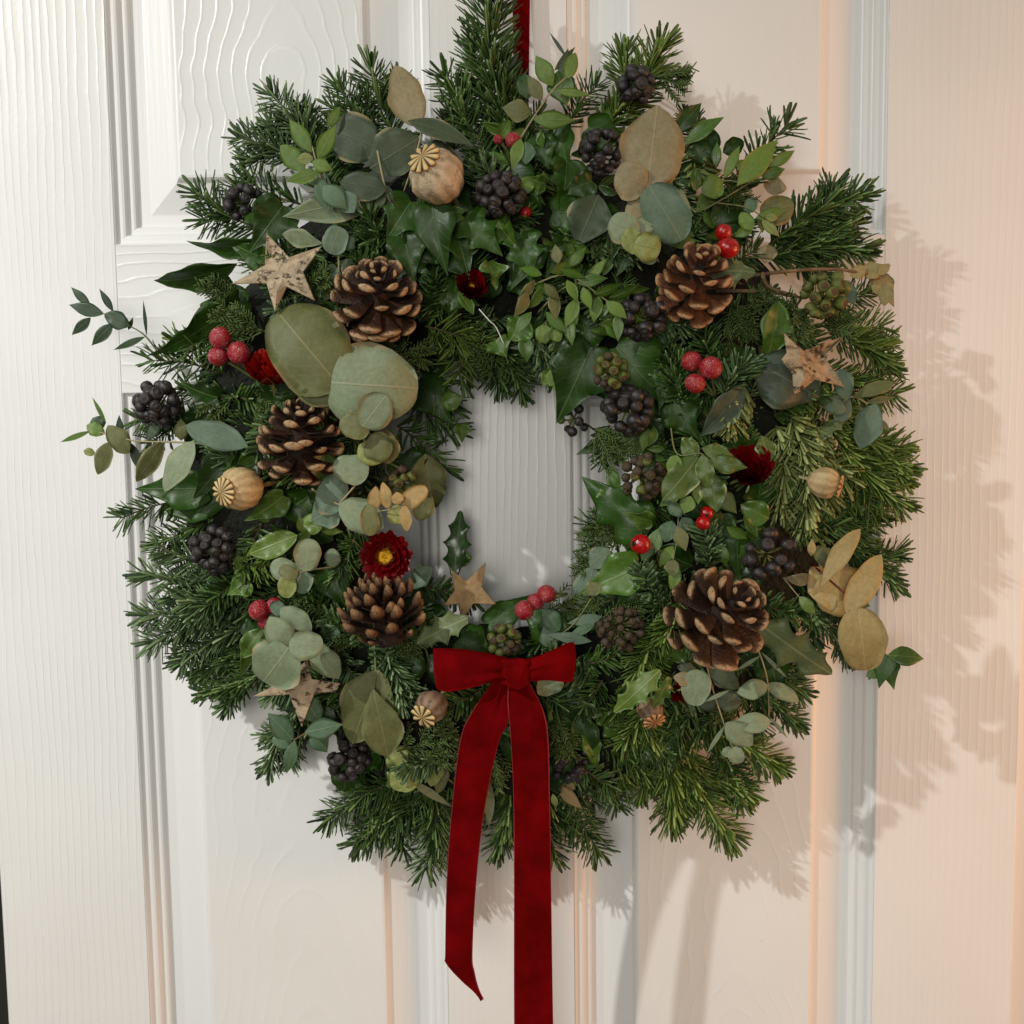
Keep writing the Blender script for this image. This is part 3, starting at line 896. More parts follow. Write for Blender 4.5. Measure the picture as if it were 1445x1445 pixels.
# (base x, base y, tip x, tip y, depth base, depth tip, needle length, material, style)
FIRS = [
 (450, 940, 370, 985, 56, 50, 34, 'firb', 'comb'), (440, 900, 372, 950, 60, 54, 34, 'fir', 'comb'), (470, 960, 430, 1040, 54, 48, 34, 'fir', 'comb'), (560, 180, 600, 260, 56, 60, 34, 'fir', 'comb'), (470, 200, 520, 280, 52, 60, 34, 'fir', 'comb'), (520, 300, 440, 260, 58, 50, 34, 'firb', 'comb'),
 (1000, 380, 1060, 300, 58, 56, 36, 'fir', 'comb'), (1010, 400, 1075, 345, 62, 60, 36, 'fir', 'comb'), (960, 340, 1030, 300, 60, 58, 34, 'fir', 'comb'), (930, 230, 985, 330, 58, 60, 34, 'firb', 'comb'),
 (870, 1010, 960, 1075, 68, 60, 36, 'fir', 'comb'), (980, 1000, 900, 1080, 66, 60, 36, 'fir', 'comb'), (840, 1040, 930, 1110, 58, 46, 36, 'firy', 'comb'), (1040, 990, 960, 1060, 58, 50, 34, 'fir', 'comb'), (1080, 900, 1000, 960, 60, 60, 34, 'fir', 'comb'),
 (400, 420, 340, 345, 62, 58, 34, 'fir', 'comb'), (390, 400, 420, 330, 70, 70, 30, 'fir', 'comb'), (440, 460, 380, 430, 70, 70, 30, 'firb', 'comb'), (430, 930, 480, 1020, 66, 60, 34, 'fir', 'comb'), (520, 1040, 590, 1090, 58, 50, 34, 'fir', 'comb'), (1100, 430, 1165, 505, 62, 60, 34, 'fir', 'comb'), (1060, 560, 1080, 500, 70, 72, 32, 'firb', 'comb'), (830, 400, 880, 470, 62, 66, 34, 'fir', 'comb'), (640, 400, 600, 450, 66, 68, 34, 'fir', 'comb'), (690, 420, 650, 370, 60, 64, 30, 'fir', 'comb'),
 (745, 310, 690, 185, 58, 52, 38, 'fir', 'comb'), (760, 290, 725, 160, 54, 44, 40, 'fir', 'brush'), (700, 300, 668, 215, 60, 56, 36, 'fir', 'comb'), (800, 300, 775, 190, 54, 48, 36, 'fir', 'comb'),
 (740, 240, 712, 110, 42, 40, 38, 'fir', 'comb'), (660, 190, 620, 92, 48, 42, 42, 'fir', 'comb'), (640, 215, 662, 110, 50, 44, 40, 'fir', 'brush'), (690, 240, 640, 140, 56, 56, 38, 'fir', 'comb'),
 (560, 200, 518, 82, 46, 40, 46, 'fir', 'comb'), (520, 210, 470, 105, 45, 38, 40, 'fir', 'comb'),
 (450, 230, 372, 118, 46, 40, 40, 'firb', 'comb'), (470, 250, 425, 140, 42, 36, 36, 'fir', 'comb'),
 (430, 235, 322, 188, 44, 36, 38, 'firb', 'comb'), (430, 290, 330, 245, 40, 34, 42, 'fir', 'sparse'),
 (385, 330, 262, 262, 48, 42, 44, 'fir', 'comb'),
 (845, 190, 945, 48, 46, 44, 48, 'firy', 'brush'), (880, 180, 935, 80, 42, 38, 40, 'fir', 'comb'), (800, 180, 850, 110, 42, 36, 34, 'fir', 'comb'),
 (1035, 290, 1122, 158, 56, 62, 44, 'fir', 'sparse'), (1010, 240, 960, 150, 44, 40, 32, 'fir', 'comb'),
 (1085, 345, 1232, 268, 55, 50, 46, 'fir', 'brush'), (1075, 365, 1238, 352, 50, 44, 46, 'fir', 'brush'), (1100, 345, 1215, 310, 46, 40, 46, 'fir', 'brush'),
 (1175, 455, 1255, 462, 48, 44, 38, 'firy', 'comb'), (1160, 430, 1235, 405, 46, 42, 36, 'fir', 'comb'),
 (1150, 520, 1282, 562, 52, 46, 44, 'firy', 'comb'), (1170, 470, 1270, 525, 56, 52, 40, 'firy', 'brush'), (1160, 545, 1225, 620, 58, 54, 38, 'firy', 'brush'),
 (1115, 585, 1140, 760, 78, 76, 48, 'firg', 'brush'), (1095, 600, 1100, 740, 76, 74, 44, 'firg', 'brush'), (1150, 600, 1165, 720, 74, 70, 46, 'firg', 'brush'),
 (1160, 590, 1282, 725, 62, 56, 48, 'firy', 'brush'), (1180, 590, 1285, 690, 56, 50, 44, 'firy', 'brush'), (1170, 640, 1250, 740, 54, 46, 44, 'firy', 'comb'),
 (1130, 690, 1235, 800, 46, 40, 42, 'fir', 'brush'), (1170, 760, 1275, 835, 44, 40, 40, 'fir', 'brush'), (1100, 800, 1225, 900, 46, 40, 36, 'fir', 'brush'),
 (1120, 850, 1215, 940, 40, 36, 34, 'firb', 'brush'), (1040, 930, 1145, 985, 44, 38, 38, 'fir', 'brush'), (1030, 960, 1140, 1030, 40, 34, 36, 'fir', 'brush'),
 (960, 1010, 1112, 1090, 42, 34, 44, 'firy', 'brush'), (950, 1020, 1040, 1200, 40, 32, 48, 'firy', 'brush'), (930, 1030, 950, 1175, 44, 38, 50, 'firy', 'brush'), (1000, 1030, 1052, 1150, 36, 30, 40, 'fir', 'comb'), (880, 1020, 905, 1105, 46, 40, 36, 'fir', 'comb'),
 (800, 1060, 850, 1222, 34, 28, 42, 'fir', 'comb'), (780, 1070, 782, 1230, 36, 30, 42, 'fir', 'comb'), (820, 1060, 880, 1150, 32, 28, 36, 'fir', 'comb'), (720, 1070, 700, 1215, 38, 32, 42, 'fir', 'brush'), (735, 1080, 752, 1200, 36, 32, 40, 'fir', 'comb'),
 (610, 1075, 600, 1245, 40, 32, 46, 'fir', 'comb'), (625, 1070, 490, 1205, 38, 30, 44, 'fir', 'comb'), (590, 1090, 445, 1165, 40, 32, 42, 'fir', 'comb'), (620, 1070, 655, 1190, 38, 32, 40, 'fir', 'comb'), (560, 1090, 515, 1190, 36, 30, 40, 'fir', 'brush'),
 (430, 985, 370, 1102, 52, 46, 34, 'firb', 'brush'), (445, 990, 405, 1075, 48, 44, 34, 'fir', 'brush'), (500, 1050, 535, 1100, 36, 30, 34, 'fir', 'sparse'),
 (410, 925, 268, 985, 50, 42, 34, 'fir', 'brush'), (390, 905, 262, 962, 46, 38, 34, 'fir', 'brush'),
 (350, 835, 185, 872, 56, 48, 40, 'firb', 'comb'), (340, 860, 195, 915, 52, 44, 40, 'firb', 'comb'), (330, 820, 182, 808, 58, 50, 40, 'firb', 'sparse'), (360, 880, 240, 945, 50, 42, 38, 'firb', 'comb'), (330, 800, 205, 765, 60, 56, 38, 'firb', 'sparse'), (355, 845, 225, 840, 64, 62, 38, 'firb', 'comb'),
 (300, 705, 152, 735, 52, 46, 36, 'fir', 'sparse'), (320, 715, 205, 775, 50, 44, 36, 'fir', 'comb'), (330, 690, 240, 720, 52, 48, 34, 'fir', 'comb'),
 (320, 530, 195, 505, 54, 48, 38, 'fir', 'sparse'), (290, 600, 178, 590, 48, 44, 36, 'fir', 'comb'), (330, 500, 230, 475, 58, 56, 34, 'firy', 'sparse'), (340, 560, 245, 545, 54, 50, 36, 'fir', 'comb'), (300, 420, 310, 520, 58, 60, 34, 'fir', 'comb'),
 # towards the opening
 (640, 455, 650, 545, 66, 60, 46, 'firy', 'sparse'), (600, 460, 690, 500, 70, 66, 44, 'firy', 'sparse'), (640, 440, 720, 560, 56, 44, 42, 'fir', 'comb'), (690, 470, 745, 570, 50, 40, 38, 'fir', 'comb'), (610, 530, 640, 590, 48, 40, 42, 'fir', 'sparse'), (560, 600, 640, 672, 46, 36, 40, 'fir', 'sparse'), (580, 560, 655, 620, 44, 34, 40, 'fir', 'sparse'),
 (740, 460, 790, 545, 58, 52, 36, 'firb', 'brush'), (860, 600, 850, 660, 52, 48, 30, 'fir', 'comb'), (880, 740, 825, 780, 50, 46, 34, 'firb', 'sparse'), (880, 720, 820, 745, 52, 46, 34, 'firb', 'comb'),
 (870, 1000, 790, 985, 62, 66, 30, 'fir', 'comb'), (600, 830, 680, 850, 52, 50, 30, 'fir', 'comb'),
 # sprigs lying on top of the wreath
 (1050, 545, 1025, 615, 84, 88, 40, 'firg', 'brush'), (1020, 560, 1060, 500, 88, 96, 40, 'firb', 'brush'), (985, 600, 935, 480, 80, 84, 36, 'fir', 'comb'), (960, 580, 960, 490, 80, 86, 36, 'fir', 'brush'), (1010, 520, 990, 450, 74, 76, 34, 'fir', 'comb'),
 (1000, 800, 990, 735, 84, 90, 34, 'firb', 'brush'), (930, 850, 905, 800, 84, 94, 28, 'firb', 'brush'), (960, 850, 935, 905, 86, 92, 40, 'firy', 'brush'), (950, 870, 880, 985, 82, 78, 40, 'firy', 'comb'), (925, 960, 870, 1065, 76, 72, 42, 'firy', 'comb'), (960, 980, 930, 1040, 66, 62, 36, 'fir', 'comb'), (850, 960, 820, 1000, 74, 76, 34, 'fir', 'comb'),
 (545, 920, 570, 1010, 82, 84, 34, 'firb', 'brush'), (570, 950, 600, 1000, 78, 82, 30, 'firb', 'comb'), (500, 760, 460, 830, 76, 76, 32, 'fir', 'comb'), (330, 790, 400, 800, 80, 84, 36, 'firy', 'sparse'), (390, 760, 345, 830, 78, 80, 36, 'firy', 'sparse'),
 (840, 320, 790, 340, 76, 78, 26, 'firb', 'comb'), (540, 350, 520, 300, 78, 84, 34, 'fir', 'sparse'), (500, 620, 560, 660, 58, 54, 32, 'fir', 'comb'), (560, 790, 480, 760, 72, 74, 32, 'fir', 'comb'),
 (330, 560, 390, 560, 66, 66, 34, 'fir', 'comb'), (310, 450, 260, 500, 60, 60, 34, 'firy', 'sparse'), (420, 330, 460, 420, 66, 64, 30, 'fir', 'comb'), (1150, 640, 1120, 560, 66, 64, 36, 'firy', 'brush'), (1060, 480, 1130, 430, 60, 58, 34, 'fir', 'comb'),
 (980, 190, 990, 260, 64, 70, 30, 'firg', 'sparse'),
]
for f in FIRS:
    fir(*f)
fir(728, 215, 686, -34, 45, 42, 60, 'fir', 'brush', side_twigs=False)
fir(715, 220, 662, 40, 42, 36, 46, 'fir', 'comb', side_twigs=False)

for j in [(470, 420, 380, 360), (350, 430, 300, 400, 62, 66), (420, 420, 470, 400, 80, 92), (380, 470, 310, 440), (360, 520, 390, 590, 66, 68), (330, 560, 300, 590, 62, 62), (560, 470, 520, 440), (520, 500, 610, 500, 70, 74),
          (560, 1060, 640, 1010, 80, 88), (600, 1090, 650, 1040, 78, 88), (640, 1100, 680, 1050, 70, 78), (690, 1040, 700, 1100, 70, 72), (520, 900, 470, 890, 80, 80), (540, 930, 600, 900, 78, 80),
          (1150, 440, 1060, 420, 78, 82), (1150, 460, 1190, 460, 76, 84), (1140, 440, 1120, 480, 80, 88), (1030, 420, 1050, 470, 76, 78), (830, 600, 870, 650, 60, 66), (850, 620, 920, 640, 62, 66), (900, 760, 830, 745, 66, 62), (880, 780, 820, 790, 62, 58), (830, 890, 900, 860, 74, 76), (760, 870, 840, 850, 62, 66),
          (980, 250, 1050, 300, 62, 66), (920, 110, 960, 120, 56, 60), (780, 1000, 800, 1060, 70, 74), (1060, 960, 1010, 1010, 60, 58), (330, 650, 300, 610, 58, 56), (830, 370, 880, 340, 76, 80), (700, 540, 660, 470, 58, 62), (480, 860, 440, 860, 74, 74)]:
    juniper(*j)

# ------------------------------------------------------------------ ivy, holly and other loose leaves bound into the wreath
def ivy(bx, by, tx, ty, w_, mat='ivy', kind='ivy3', **kw):
    kw.setdefault('wave', 0.07); kw.setdefault('bend', 0.08); kw.setdefault('fold', 0.25)
    leaf(wreath, bx, by, tx, ty, w_, mat, kind, name='ivy_leaf', **kw)
IVY = [
 (392, 372, 318, 338, 44, 'ivy', 'ivy3', dict(d=74, dt=66, roll=20)), (335, 372, 217, 396, 46, 'ivy', 'lance', dict(d=74, dt=60, roll=35)), (352, 345, 263, 340, 36, 'ivy', 'ivy3', dict(d=70, dt=60, roll=45)), (335, 425, 206, 503, 60, 'ivy', 'ivy3', dict(d=72, dt=58, roll=35, wave=.12)), (400, 290, 352, 356, 66, 'ivy', 'ivy3', dict(d=78)),
 (360, 300, 395, 350, 40, 'ivy', 'ivy', dict(d=70)), (330, 400, 300, 440, 60, 'ivy', 'ivy3', dict(d=62)),
 # fan of ivy over the top
 (580, 285, 545, 340, 62, 'ivy', 'ivy', dict(d=92)), (610, 290, 632, 390, 62, 'ivy', 'ivy3', dict(d=96, dt=92, roll=-15)), (595, 345, 555, 395, 66, 'ivy', 'ivy', dict(d=88)), (570, 330, 585, 400, 56, 'ivy', 'ivy3', dict(d=92)),
 (640, 320, 662, 395, 52, 'ivy', 'ivy3', dict(d=90, roll=20)), (660, 310, 710, 362, 60, 'ivy', 'ivy', dict(d=94)), (640, 360, 660, 395, 44, 'ivy', 'ivy3', dict(d=86)), (700, 310, 738, 358, 44, 'ivyy', 'ivy3', dict(d=92, roll=-30)),
 (735, 330, 750, 400, 60, 'ivy', 'ivy', dict(d=90)), (690, 370, 700, 410, 40, 'ivyy', 'ivy3', dict(d=96, roll=40, wave=.2)), (755, 345, 720, 410, 50, 'ivy', 'ivy3', dict(d=88)), (770, 260, 745, 250, 34, 'ivyy', 'ivy3', dict(d=88, roll=30)),
 (800, 230, 790, 300, 60, 'ivy', 'ivy', dict(d=82, roll=25)), (790, 180, 805, 245, 46, 'ivy', 'ivy3', dict(d=78, roll=-25)), (760, 195, 775, 240, 50, 'ivy', 'ivy3', dict(d=76)), (835, 255, 790, 275, 40, 'ivy', 'ivy3', dict(d=86)), (845, 275, 815, 345, 60, 'eud', 'oval', dict(d=88)),
 (830, 180, 890, 205, 52, 'ivy', 'ivy3', dict(d=80)), (840, 300, 870, 345, 54, 'ivy', 'ivy3', dict(d=82)), (720, 240, 770, 290, 50, 'ivy', 'ivy3', dict(d=74)), (780, 300, 850, 300, 56, 'ivy', 'ivy3', dict(d=80)),
 (680, 320, 640, 300, 46, 'ivy', 'ivy3', dict(d=78)), (800, 340, 770, 390, 50, 'ivy', 'ivy', dict(d=80)), (900, 330, 870, 390, 60, 'ivy', 'ivy3', dict(d=78)), (630, 270, 680, 320, 50, 'ivy', 'ivy3', dict(d=74)),
 # right top
 (950, 190, 990, 145, 26, 'ivy', 'lance', dict(d=76)), (965, 205, 1022, 165, 24, 'lau', 'lance', dict(d=76, roll=25)), (975, 195, 1005, 235, 34, 'ivy', 'lance', dict(d=74)), (1005, 180, 995, 230, 30, 'ivy', 'lance', dict(d=70)), (1020, 215, 1050, 200, 26, 'ivy', 'oval', dict(d=62)), (960, 250, 1020, 240, 40, 'ivy', 'ivy3', dict(d=66)),
 (1000, 300, 1060, 330, 50, 'ivy', 'ivy3', dict(d=64)), (1040, 280, 990, 330, 50, 'ivy', 'ivy3', dict(d=66)),
 # centre right
 (835, 490, 785, 598, 88, 'ivy', 'ivy3', dict(d=80, dt=64, fold=.3)), (870, 490, 942, 570, 92, 'ivy', 'ivy3', dict(d=82, dt=76, fold=.2)), (900, 480, 975, 460, 60, 'ivy', 'ivy3', dict(d=70)), (950, 570, 985, 620, 56, 'ivy', 'ivy3', dict(d=88)), (945, 520, 930, 580, 40, 'ivy', 'ivy3', dict(d=82)),
 (905, 745, 820, 672, 74, 'ivy', 'ivy', dict(d=78, dt=58, fold=.3)), (870, 690, 845, 720, 34, 'lau', 'oval', dict(d=68)), (920, 735, 880, 722, 36, 'ivyy', 'ivy3', dict(d=84, roll=35)), (860, 660, 872, 700, 20, 'lau', 'lance', dict(d=66)),
 (885, 610, 812, 642, 22, 'ivy', 'lance', dict(d=54)), (900, 800, 820, 838, 64, 'lau', 'ivy3', dict(d=88, dt=78, fold=.25)), (885, 830, 905, 850, 54, 'ivy', 'ivy3', dict(d=76)),
 (1020, 725, 1000, 790, 44, 'ivy', 'ivy3', dict(d=80, roll=30)), (1040, 760, 1045, 820, 50, 'ivy', 'ivy3', dict(d=82, roll=-25)), (1085, 732, 1045, 712, 38, 'ivyy', 'oval', dict(d=92)), (1060, 740, 1085, 800, 46, 'ivy', 'ivy3', dict(d=72)), (960, 690, 1000, 740, 60, 'ivy', 'ivy3', dict(d=74)), (940, 640, 900, 700, 60, 'ivy', 'ivy3', dict(d=70)),
 (1062, 508, 1159, 563, 86, 'ivyg', 'lance', dict(d=92, dt=86, bend=.1, fold=.2, wave=.08)), (1050, 540, 988, 616, 44, 'ivyg', 'lance', dict(d=98, dt=90, roll=25)),
 (1098, 425, 1082, 505, 50, 'lau', 'oval', dict(d=90, dt=86, roll=30)), (1040, 600, 1060, 660, 50, 'ivy', 'ivy3', dict(d=72)),
 # bottom
 (790, 900, 730, 850, 56, 'ivy', 'ivy3', dict(d=72, dt=58)), (690, 880, 762, 835, 40, 'ivy', 'ivy3', dict(d=64, dt=54)), (650, 900, 700, 930, 60, 'ivy', 'ivy3', dict(d=72)), (590, 920, 570, 960, 44, 'ivy', 'oval', dict(d=78)), (560, 930, 540, 900, 40, 'lau', 'lance', dict(d=76)), (820, 930, 845, 960, 40, 'ivy', 'ivy3', dict(d=70)),
 (820, 1020, 842, 1085, 32, 'lau', 'lance', dict(d=72, roll=30, wave=.1)), (850, 1010, 812, 985, 26, 'holg', 'lance', dict(d=74, roll=40)), (780, 980, 770, 950, 40, 'euc', 'round', dict(d=86)), (540, 960, 580, 965, 26, 'lau', 'lance', dict(d=82)), (800, 970, 830, 1040, 50, 'ivy', 'ivy3', dict(d=66)), (730, 1020, 720, 1090, 60, 'ivy', 'ivy3', dict(d=58)), (900, 1040, 860, 1090, 54, 'ivy', 'ivy3', dict(d=54)),
 # left
 (380, 620, 300, 700, 60, 'ivy', 'ivy3', dict(d=76, dt=70)), (330, 640, 272, 705, 62, 'ivy', 'ivy3', dict(d=70)), (360, 640, 335, 655, 26, 'lau', 'lance', dict(d=82, roll=35)), (290, 690, 190, 690, 56, 'ivy', 'ivy3', dict(d=64, dt=56)), (330, 700, 230, 718, 50, 'ivy', 'oval', dict(d=60, dt=54)),
 (400, 700, 345, 735, 44, 'ivyy', 'ivy3', dict(d=84, roll=25)), (400, 560, 365, 590, 60, 'ivy', 'ivy3', dict(d=74)), (300, 590, 260, 640, 66, 'ivy', 'ivy3', dict(d=58)), (420, 755, 352, 782, 36, 'holy', 'oval', dict(d=92, wave=.1)), (455, 745, 428, 742, 22, 'holy', 'lance', dict(d=92)), (350, 820, 320, 840, 36, 'lau', 'ivy3', dict(d=86)), (330, 780, 350, 830, 30, 'holy', 'holly', dict(d=84, roll=30)),
 (372, 885, 340, 930, 34, 'ivyy', 'lance', dict(d=84, wave=.15)), (400, 890, 362, 905, 40, 'ivyy', 'ivy3', dict(d=84, roll=25)), (350, 900, 340, 955, 22, 'ivyy', 'lance', dict(d=80, roll=30)), (460, 800, 490, 860, 60, 'ivy', 'ivy3', dict(d=76)), (475, 850, 470, 885, 20, 'lau', 'lance', dict(d=86)), (480, 905, 452, 880, 26, 'parb', 'lance', dict(d=88)), (470, 690, 440, 740, 60, 'ivy', 'ivy3', dict(d=74)), (490, 460, 470, 500, 60, 'ivy', 'ivy3', dict(d=70)),
 # round the opening
 (600, 640, 610, 720, 54, 'euo', 'oval', dict(d=52, dt=44)), (590, 540, 640, 600, 60, 'ivy', 'ivy3', dict(d=50)), (570, 640, 590, 690, 60, 'ivy', 'ivy3', dict(d=48)), (650, 600, 652, 625, 28, 'ivyy', 'ivy3', dict(d=50, roll=30)), (620, 570, 655, 560, 30, 'ivyy', 'lance', dict(d=60)), (700, 480, 715, 505, 40, 'ivyy', 'ivy3', dict(d=72)), (745, 450, 720, 480, 40, 'lau', 'oval', dict(d=76)), (770, 400, 750, 430, 46, 'ivy', 'ivy3', dict(d=84)), (780, 520, 765, 545, 22, 'par', 'lance', dict(d=66)),
 (580, 830, 610, 800, 30, 'eucb', 'oval', dict(d=64, roll=20)), (600, 820, 590, 795, 14, 'par', 'lance', dict(d=58)), (560, 990, 545, 1010, 18, 'lau', 'ivy3', dict(d=90)), (655, 800, 650, 775, 24, 'lau', 'oval', dict(d=36)), (1250, 925, 1225, 960, 34, 'ivy', 'ivy3', dict(d=60)),
]
for q in IVY:
    ivy(*q[:7], **q[7])
# small fresh leaves filling the top and the inner right
for x0, x1, y0, y1, n in ((735, 905, 330, 480, 30), (880, 1050, 590, 800, 26), (700, 880, 180, 300, 16), (980, 1090, 250, 350, 14), (360, 480, 700, 800, 10), (600, 720, 300, 420, 10)):
    for i in range(n):
        x, y = random.uniform(x0, x1), random.uniform(y0, y1)
        a = random.uniform(0, 6.28); l = random.uniform(24, 40)
        leaf(wreath, x, y, x + l * math.cos(a), y + l * math.sin(a), l * random.uniform(0.42, 0.62), random.choice(('lau', 'par', 'lau', 'ivyy', 'hol')), random.choice(('lance', 'oval', 'lance')), d=surf(x, y) + random.uniform(2, 12), roll=random.uniform(-45, 45), fold=0.2, name='small_leaf')
# a low bed of dark ivy so that the gaps read as foliage
for i in range(70):
    a = 2 * math.pi * i / 70 + random.uniform(-.08, .08)
    r = 345 + random.uniform(-95, 100)
    x, y = 722 + r * math.cos(a), 685 + r * math.sin(a)
    b = random.uniform(0, 6.28)
    ivy(x, y, x + 56 * math.cos(b), y + 56 * math.sin(b), random.uniform(44, 62), random.choice(('ivy', 'ivy', 'ivy', 'hol', 'lau')), random.choice(('ivy3', 'oval', 'ivy')), d=surf(x, y) - 6 + random.uniform(-8, 5), roll=random.uniform(-40, 40))

def holly(*a, **kw):
    kw.setdefault('wave', 0.10); kw.setdefault('bend', 0.08)
    leaf(wreath, *a, name='holly_leaf', kind='holly', **kw)
holly(660, 872, 588, 908, 52, 'holg', d=98, dt=94, roll=-15, label='pale green spiny holly leaf')
holly(932, 945, 866, 1005, 46, 'holy', d=100, dt=96, roll=10, label='bright lime spiny holly leaf')
holly(945, 955, 920, 998, 34, 'ivyy', d=92, roll=30)
holly(1062, 872, 1174, 952, 76, 'holg', d=90, dt=78, roll=-20, bend=.04, label='grey green holly leaf back')
holly(641, 815, 650, 720, 42, 'hol', d=40, dt=30, label='dark holly leaf standing in the opening against the door')
stem(wreath, [(640, 865, 46), (641, 835, 44), (642, 805, 40)], 1.8, 1.3, 'gstem')
holly(1000, 385, 1066, 385, 56, 'holg', d=92, dt=90, roll=35)
holly(1130, 640, 1195, 590, 34, 'holg', d=82, dt=70, roll=35)
holly(690, 905, 740, 915, 40, 'hol', d=78)
holly(1105, 460, 1085, 420, 36, 'hol', d=82)
holly(600, 1070, 545, 1110, 46, 'holy', d=70, dt=64, wave=.2)

# ------------------------------------------------------------------ eucalyptus and other sprigs
EG = 'eucalyptus sprigs in the wreath'
def sprig(name, label, cat, group, leaves, stems, sm='pstem', sr=1.7):
    l0 = stems[0][0] if stems else leaves[0][:2] + (90,)
    t = thing(name, label, cat, P(*l0), group)
    for s in stems:
        stem(t, s, sr, sr * 0.65, sm)
    for q in leaves:
        q = tuple(q)
        kw = dict(q[-1]) if isinstance(q[-1], dict) else {}
        leaf(t, *(q[:-1] if isinstance(q[-1], dict) else q), **kw)
    return t
def E(label, leaves, stems, **k): return sprig('eucalyptus_sprig', label, 'eucalyptus', EG, leaves, stems, **k)

E('dark olive eucalyptus sprig with an upright leaf above the large poppy pod at the top', [
   (590, 180, 557, 92, 52, 'eut', 'oval', dict(d=84, dt=74, bend=.03)), (592, 195, 522, 238, 66, 'eud', 'oval', dict(d=84, dt=82)), (575, 170, 669, 206, 34, 'eud', 'lance', dict(d=92, dt=92, roll=40)),
   (600, 205, 640, 250, 50, 'eud', 'round', dict(d=78)), (548, 262, 530, 300, 36, 'eud', 'oval', dict(d=78))],
  [[(596, 165, 86), (592, 200, 84), (570, 270, 76)]], sm='pstem')
E('eucalyptus sprig of rounded grey leaves left of the large poppy pod', [
   (532, 208, 466, 182, 64, 'eud', 'round', dict(d=82, dt=76)), (545, 272, 398, 306, 46, 'euc', 'lance', dict(d=84, dt=80, roll=10, wave=.05, bend=.02)), (545, 268, 478, 256, 40, 'eud', 'oval', dict(d=94)), (500, 300, 478, 268, 32, 'eucb', 'lance', dict(d=98, roll=15)),
   (505, 285, 545, 280, 36, 'euc', 'oval', dict(d=84))],
  [[(530, 200, 84), (545, 270, 86), (560, 300, 74)]])
sprig('eucalyptus_sprig', 'bright green eucalyptus sprig with pointed leaves at the upper left, below the fir tips', 'eucalyptus', EG, [
   (440, 215, 408, 168, 24, 'par', 'lance', dict(d=92, dt=90)), (448, 225, 474, 176, 24, 'par', 'lance', dict(d=96)), (452, 243, 403, 256, 20, 'par', 'lance', dict(d=96)), (440, 228, 470, 240, 20, 'par', 'lance', dict(d=100)), (442, 222, 418, 226, 16, 'euy', 'lance', dict(d=98)), (450, 250, 462, 300, 24, 'parb', 'lance', dict(d=94)), (455, 262, 490, 296, 30, 'parb', 'lance', dict(d=98)), (462, 180, 480, 150, 16, 'par', 'lance', dict(d=84)), (430, 240, 395, 205, 30, 'par', 'oval', dict(d=84))],
  [[(462, 290, 86), (452, 250, 92), (440, 205, 92)]])
E('small eucalyptus sprig of blue green leaves between the upper left star and pine cone', [
   (480, 320, 466, 358, 36, 'eucb', 'round', dict(d=98)), (456, 344, 398, 330, 26, 'euc', 'pear', dict(d=94, roll=20)), (470, 372, 458, 424, 36, 'eucb', 'oval', dict(d=88)), (482, 350, 500, 335, 22, 'parb', 'oval', dict(d=92)), (488, 365, 500, 400, 22, 'eud', 'oval', dict(d=86))],
  [[(476, 420, 84), (478, 370, 92), (472, 330, 92)]])
E('eucalyptus sprig with the two largest leaves, left of the wreath opening', [
   (480, 546, 392, 440, 112, 'euo', 'round', dict(d=114, dt=104, bend=.15, cup=.10, wave=.05)), (484, 540, 415, 545, 62, 'euo', 'round', dict(d=108)), (466, 540, 590, 548, 110, 'euc', 'heart', dict(d=116, dt=104, bend=.14, cup=.12, wave=.06)), (474, 550, 520, 590, 46, 'eucb', 'oval', dict(d=104)),
   (512, 602, 545, 558, 50, 'euc', 'round', dict(d=122)), (522, 606, 479, 596, 38, 'euo', 'round', dict(d=118)), (516, 624, 552, 640, 42, 'euo', 'round', dict(d=112)), (506, 628, 540, 652, 36, 'euy', 'oval', dict(d=108)), (548, 655, 545, 605, 34, 'euo', 'oval', dict(d=100))],
  [[(470, 538, 114), (500, 590, 116), (520, 640, 104), (510, 660, 96)]], sm='pstem')
E('eucalyptus sprig of pale rounded leaves above the yellow centred flower', [
   (520, 668, 470, 656, 44, 'euc', 'round', dict(d=108)), (488, 705, 448, 690, 60, 'eucb', 'round', dict(d=100)), (478, 712, 542, 745, 52, 'euc', 'oval', dict(d=106)), (480, 714, 440, 735, 46, 'eucb', 'oval', dict(d=98)), (524, 756, 520, 712, 26, 'euo', 'round', dict(d=112))],
  [[(440, 690, 92), (478, 712, 104), (515, 722, 100)], [(478, 712, 103), (516, 668, 108)]])
E('small eucalyptus tip with golden leaves beside the wreath opening', [
   (528, 722, 530, 686, 20, 'eug', 'oval', dict(d=106)), (548, 718, 540, 680, 18, 'eug', 'oval', dict(d=110)), (568, 714, 602, 688, 28, 'eug', 'round', dict(d=108)), (570, 712, 574, 750, 18, 'eug', 'oval', dict(d=110)), (552, 716, 570, 736, 30, 'euy', 'round', dict(d=102)), (562, 712, 560, 694, 18, 'eug', 'oval', dict(d=112)), (590, 735, 605, 690, 32, 'euo', 'oval', dict(d=86))],
  [[(515, 722, 100), (545, 720, 106), (572, 713, 108)]], sr=1.2)
E('eucalyptus sprig of five small round leaves at the left, right of a dark berry cluster', [
   (424, 816, 382, 796, 34, 'euc', 'round', dict(d=104)), (432, 806, 436, 760, 38, 'euc', 'round', dict(d=106)), (410, 812, 400, 843, 26, 'euy', 'round', dict(d=108)), (430, 806, 425, 838, 26, 'eucb', 'round', dict(d=102)), (470, 800, 468, 774, 22, 'euc', 'round', dict(d=94)), (420, 812, 394, 802, 20, 'euo', 'round', dict(d=108))],
  [[(470, 800, 84), (430, 806, 102), (408, 815, 104)]], sr=1.2)
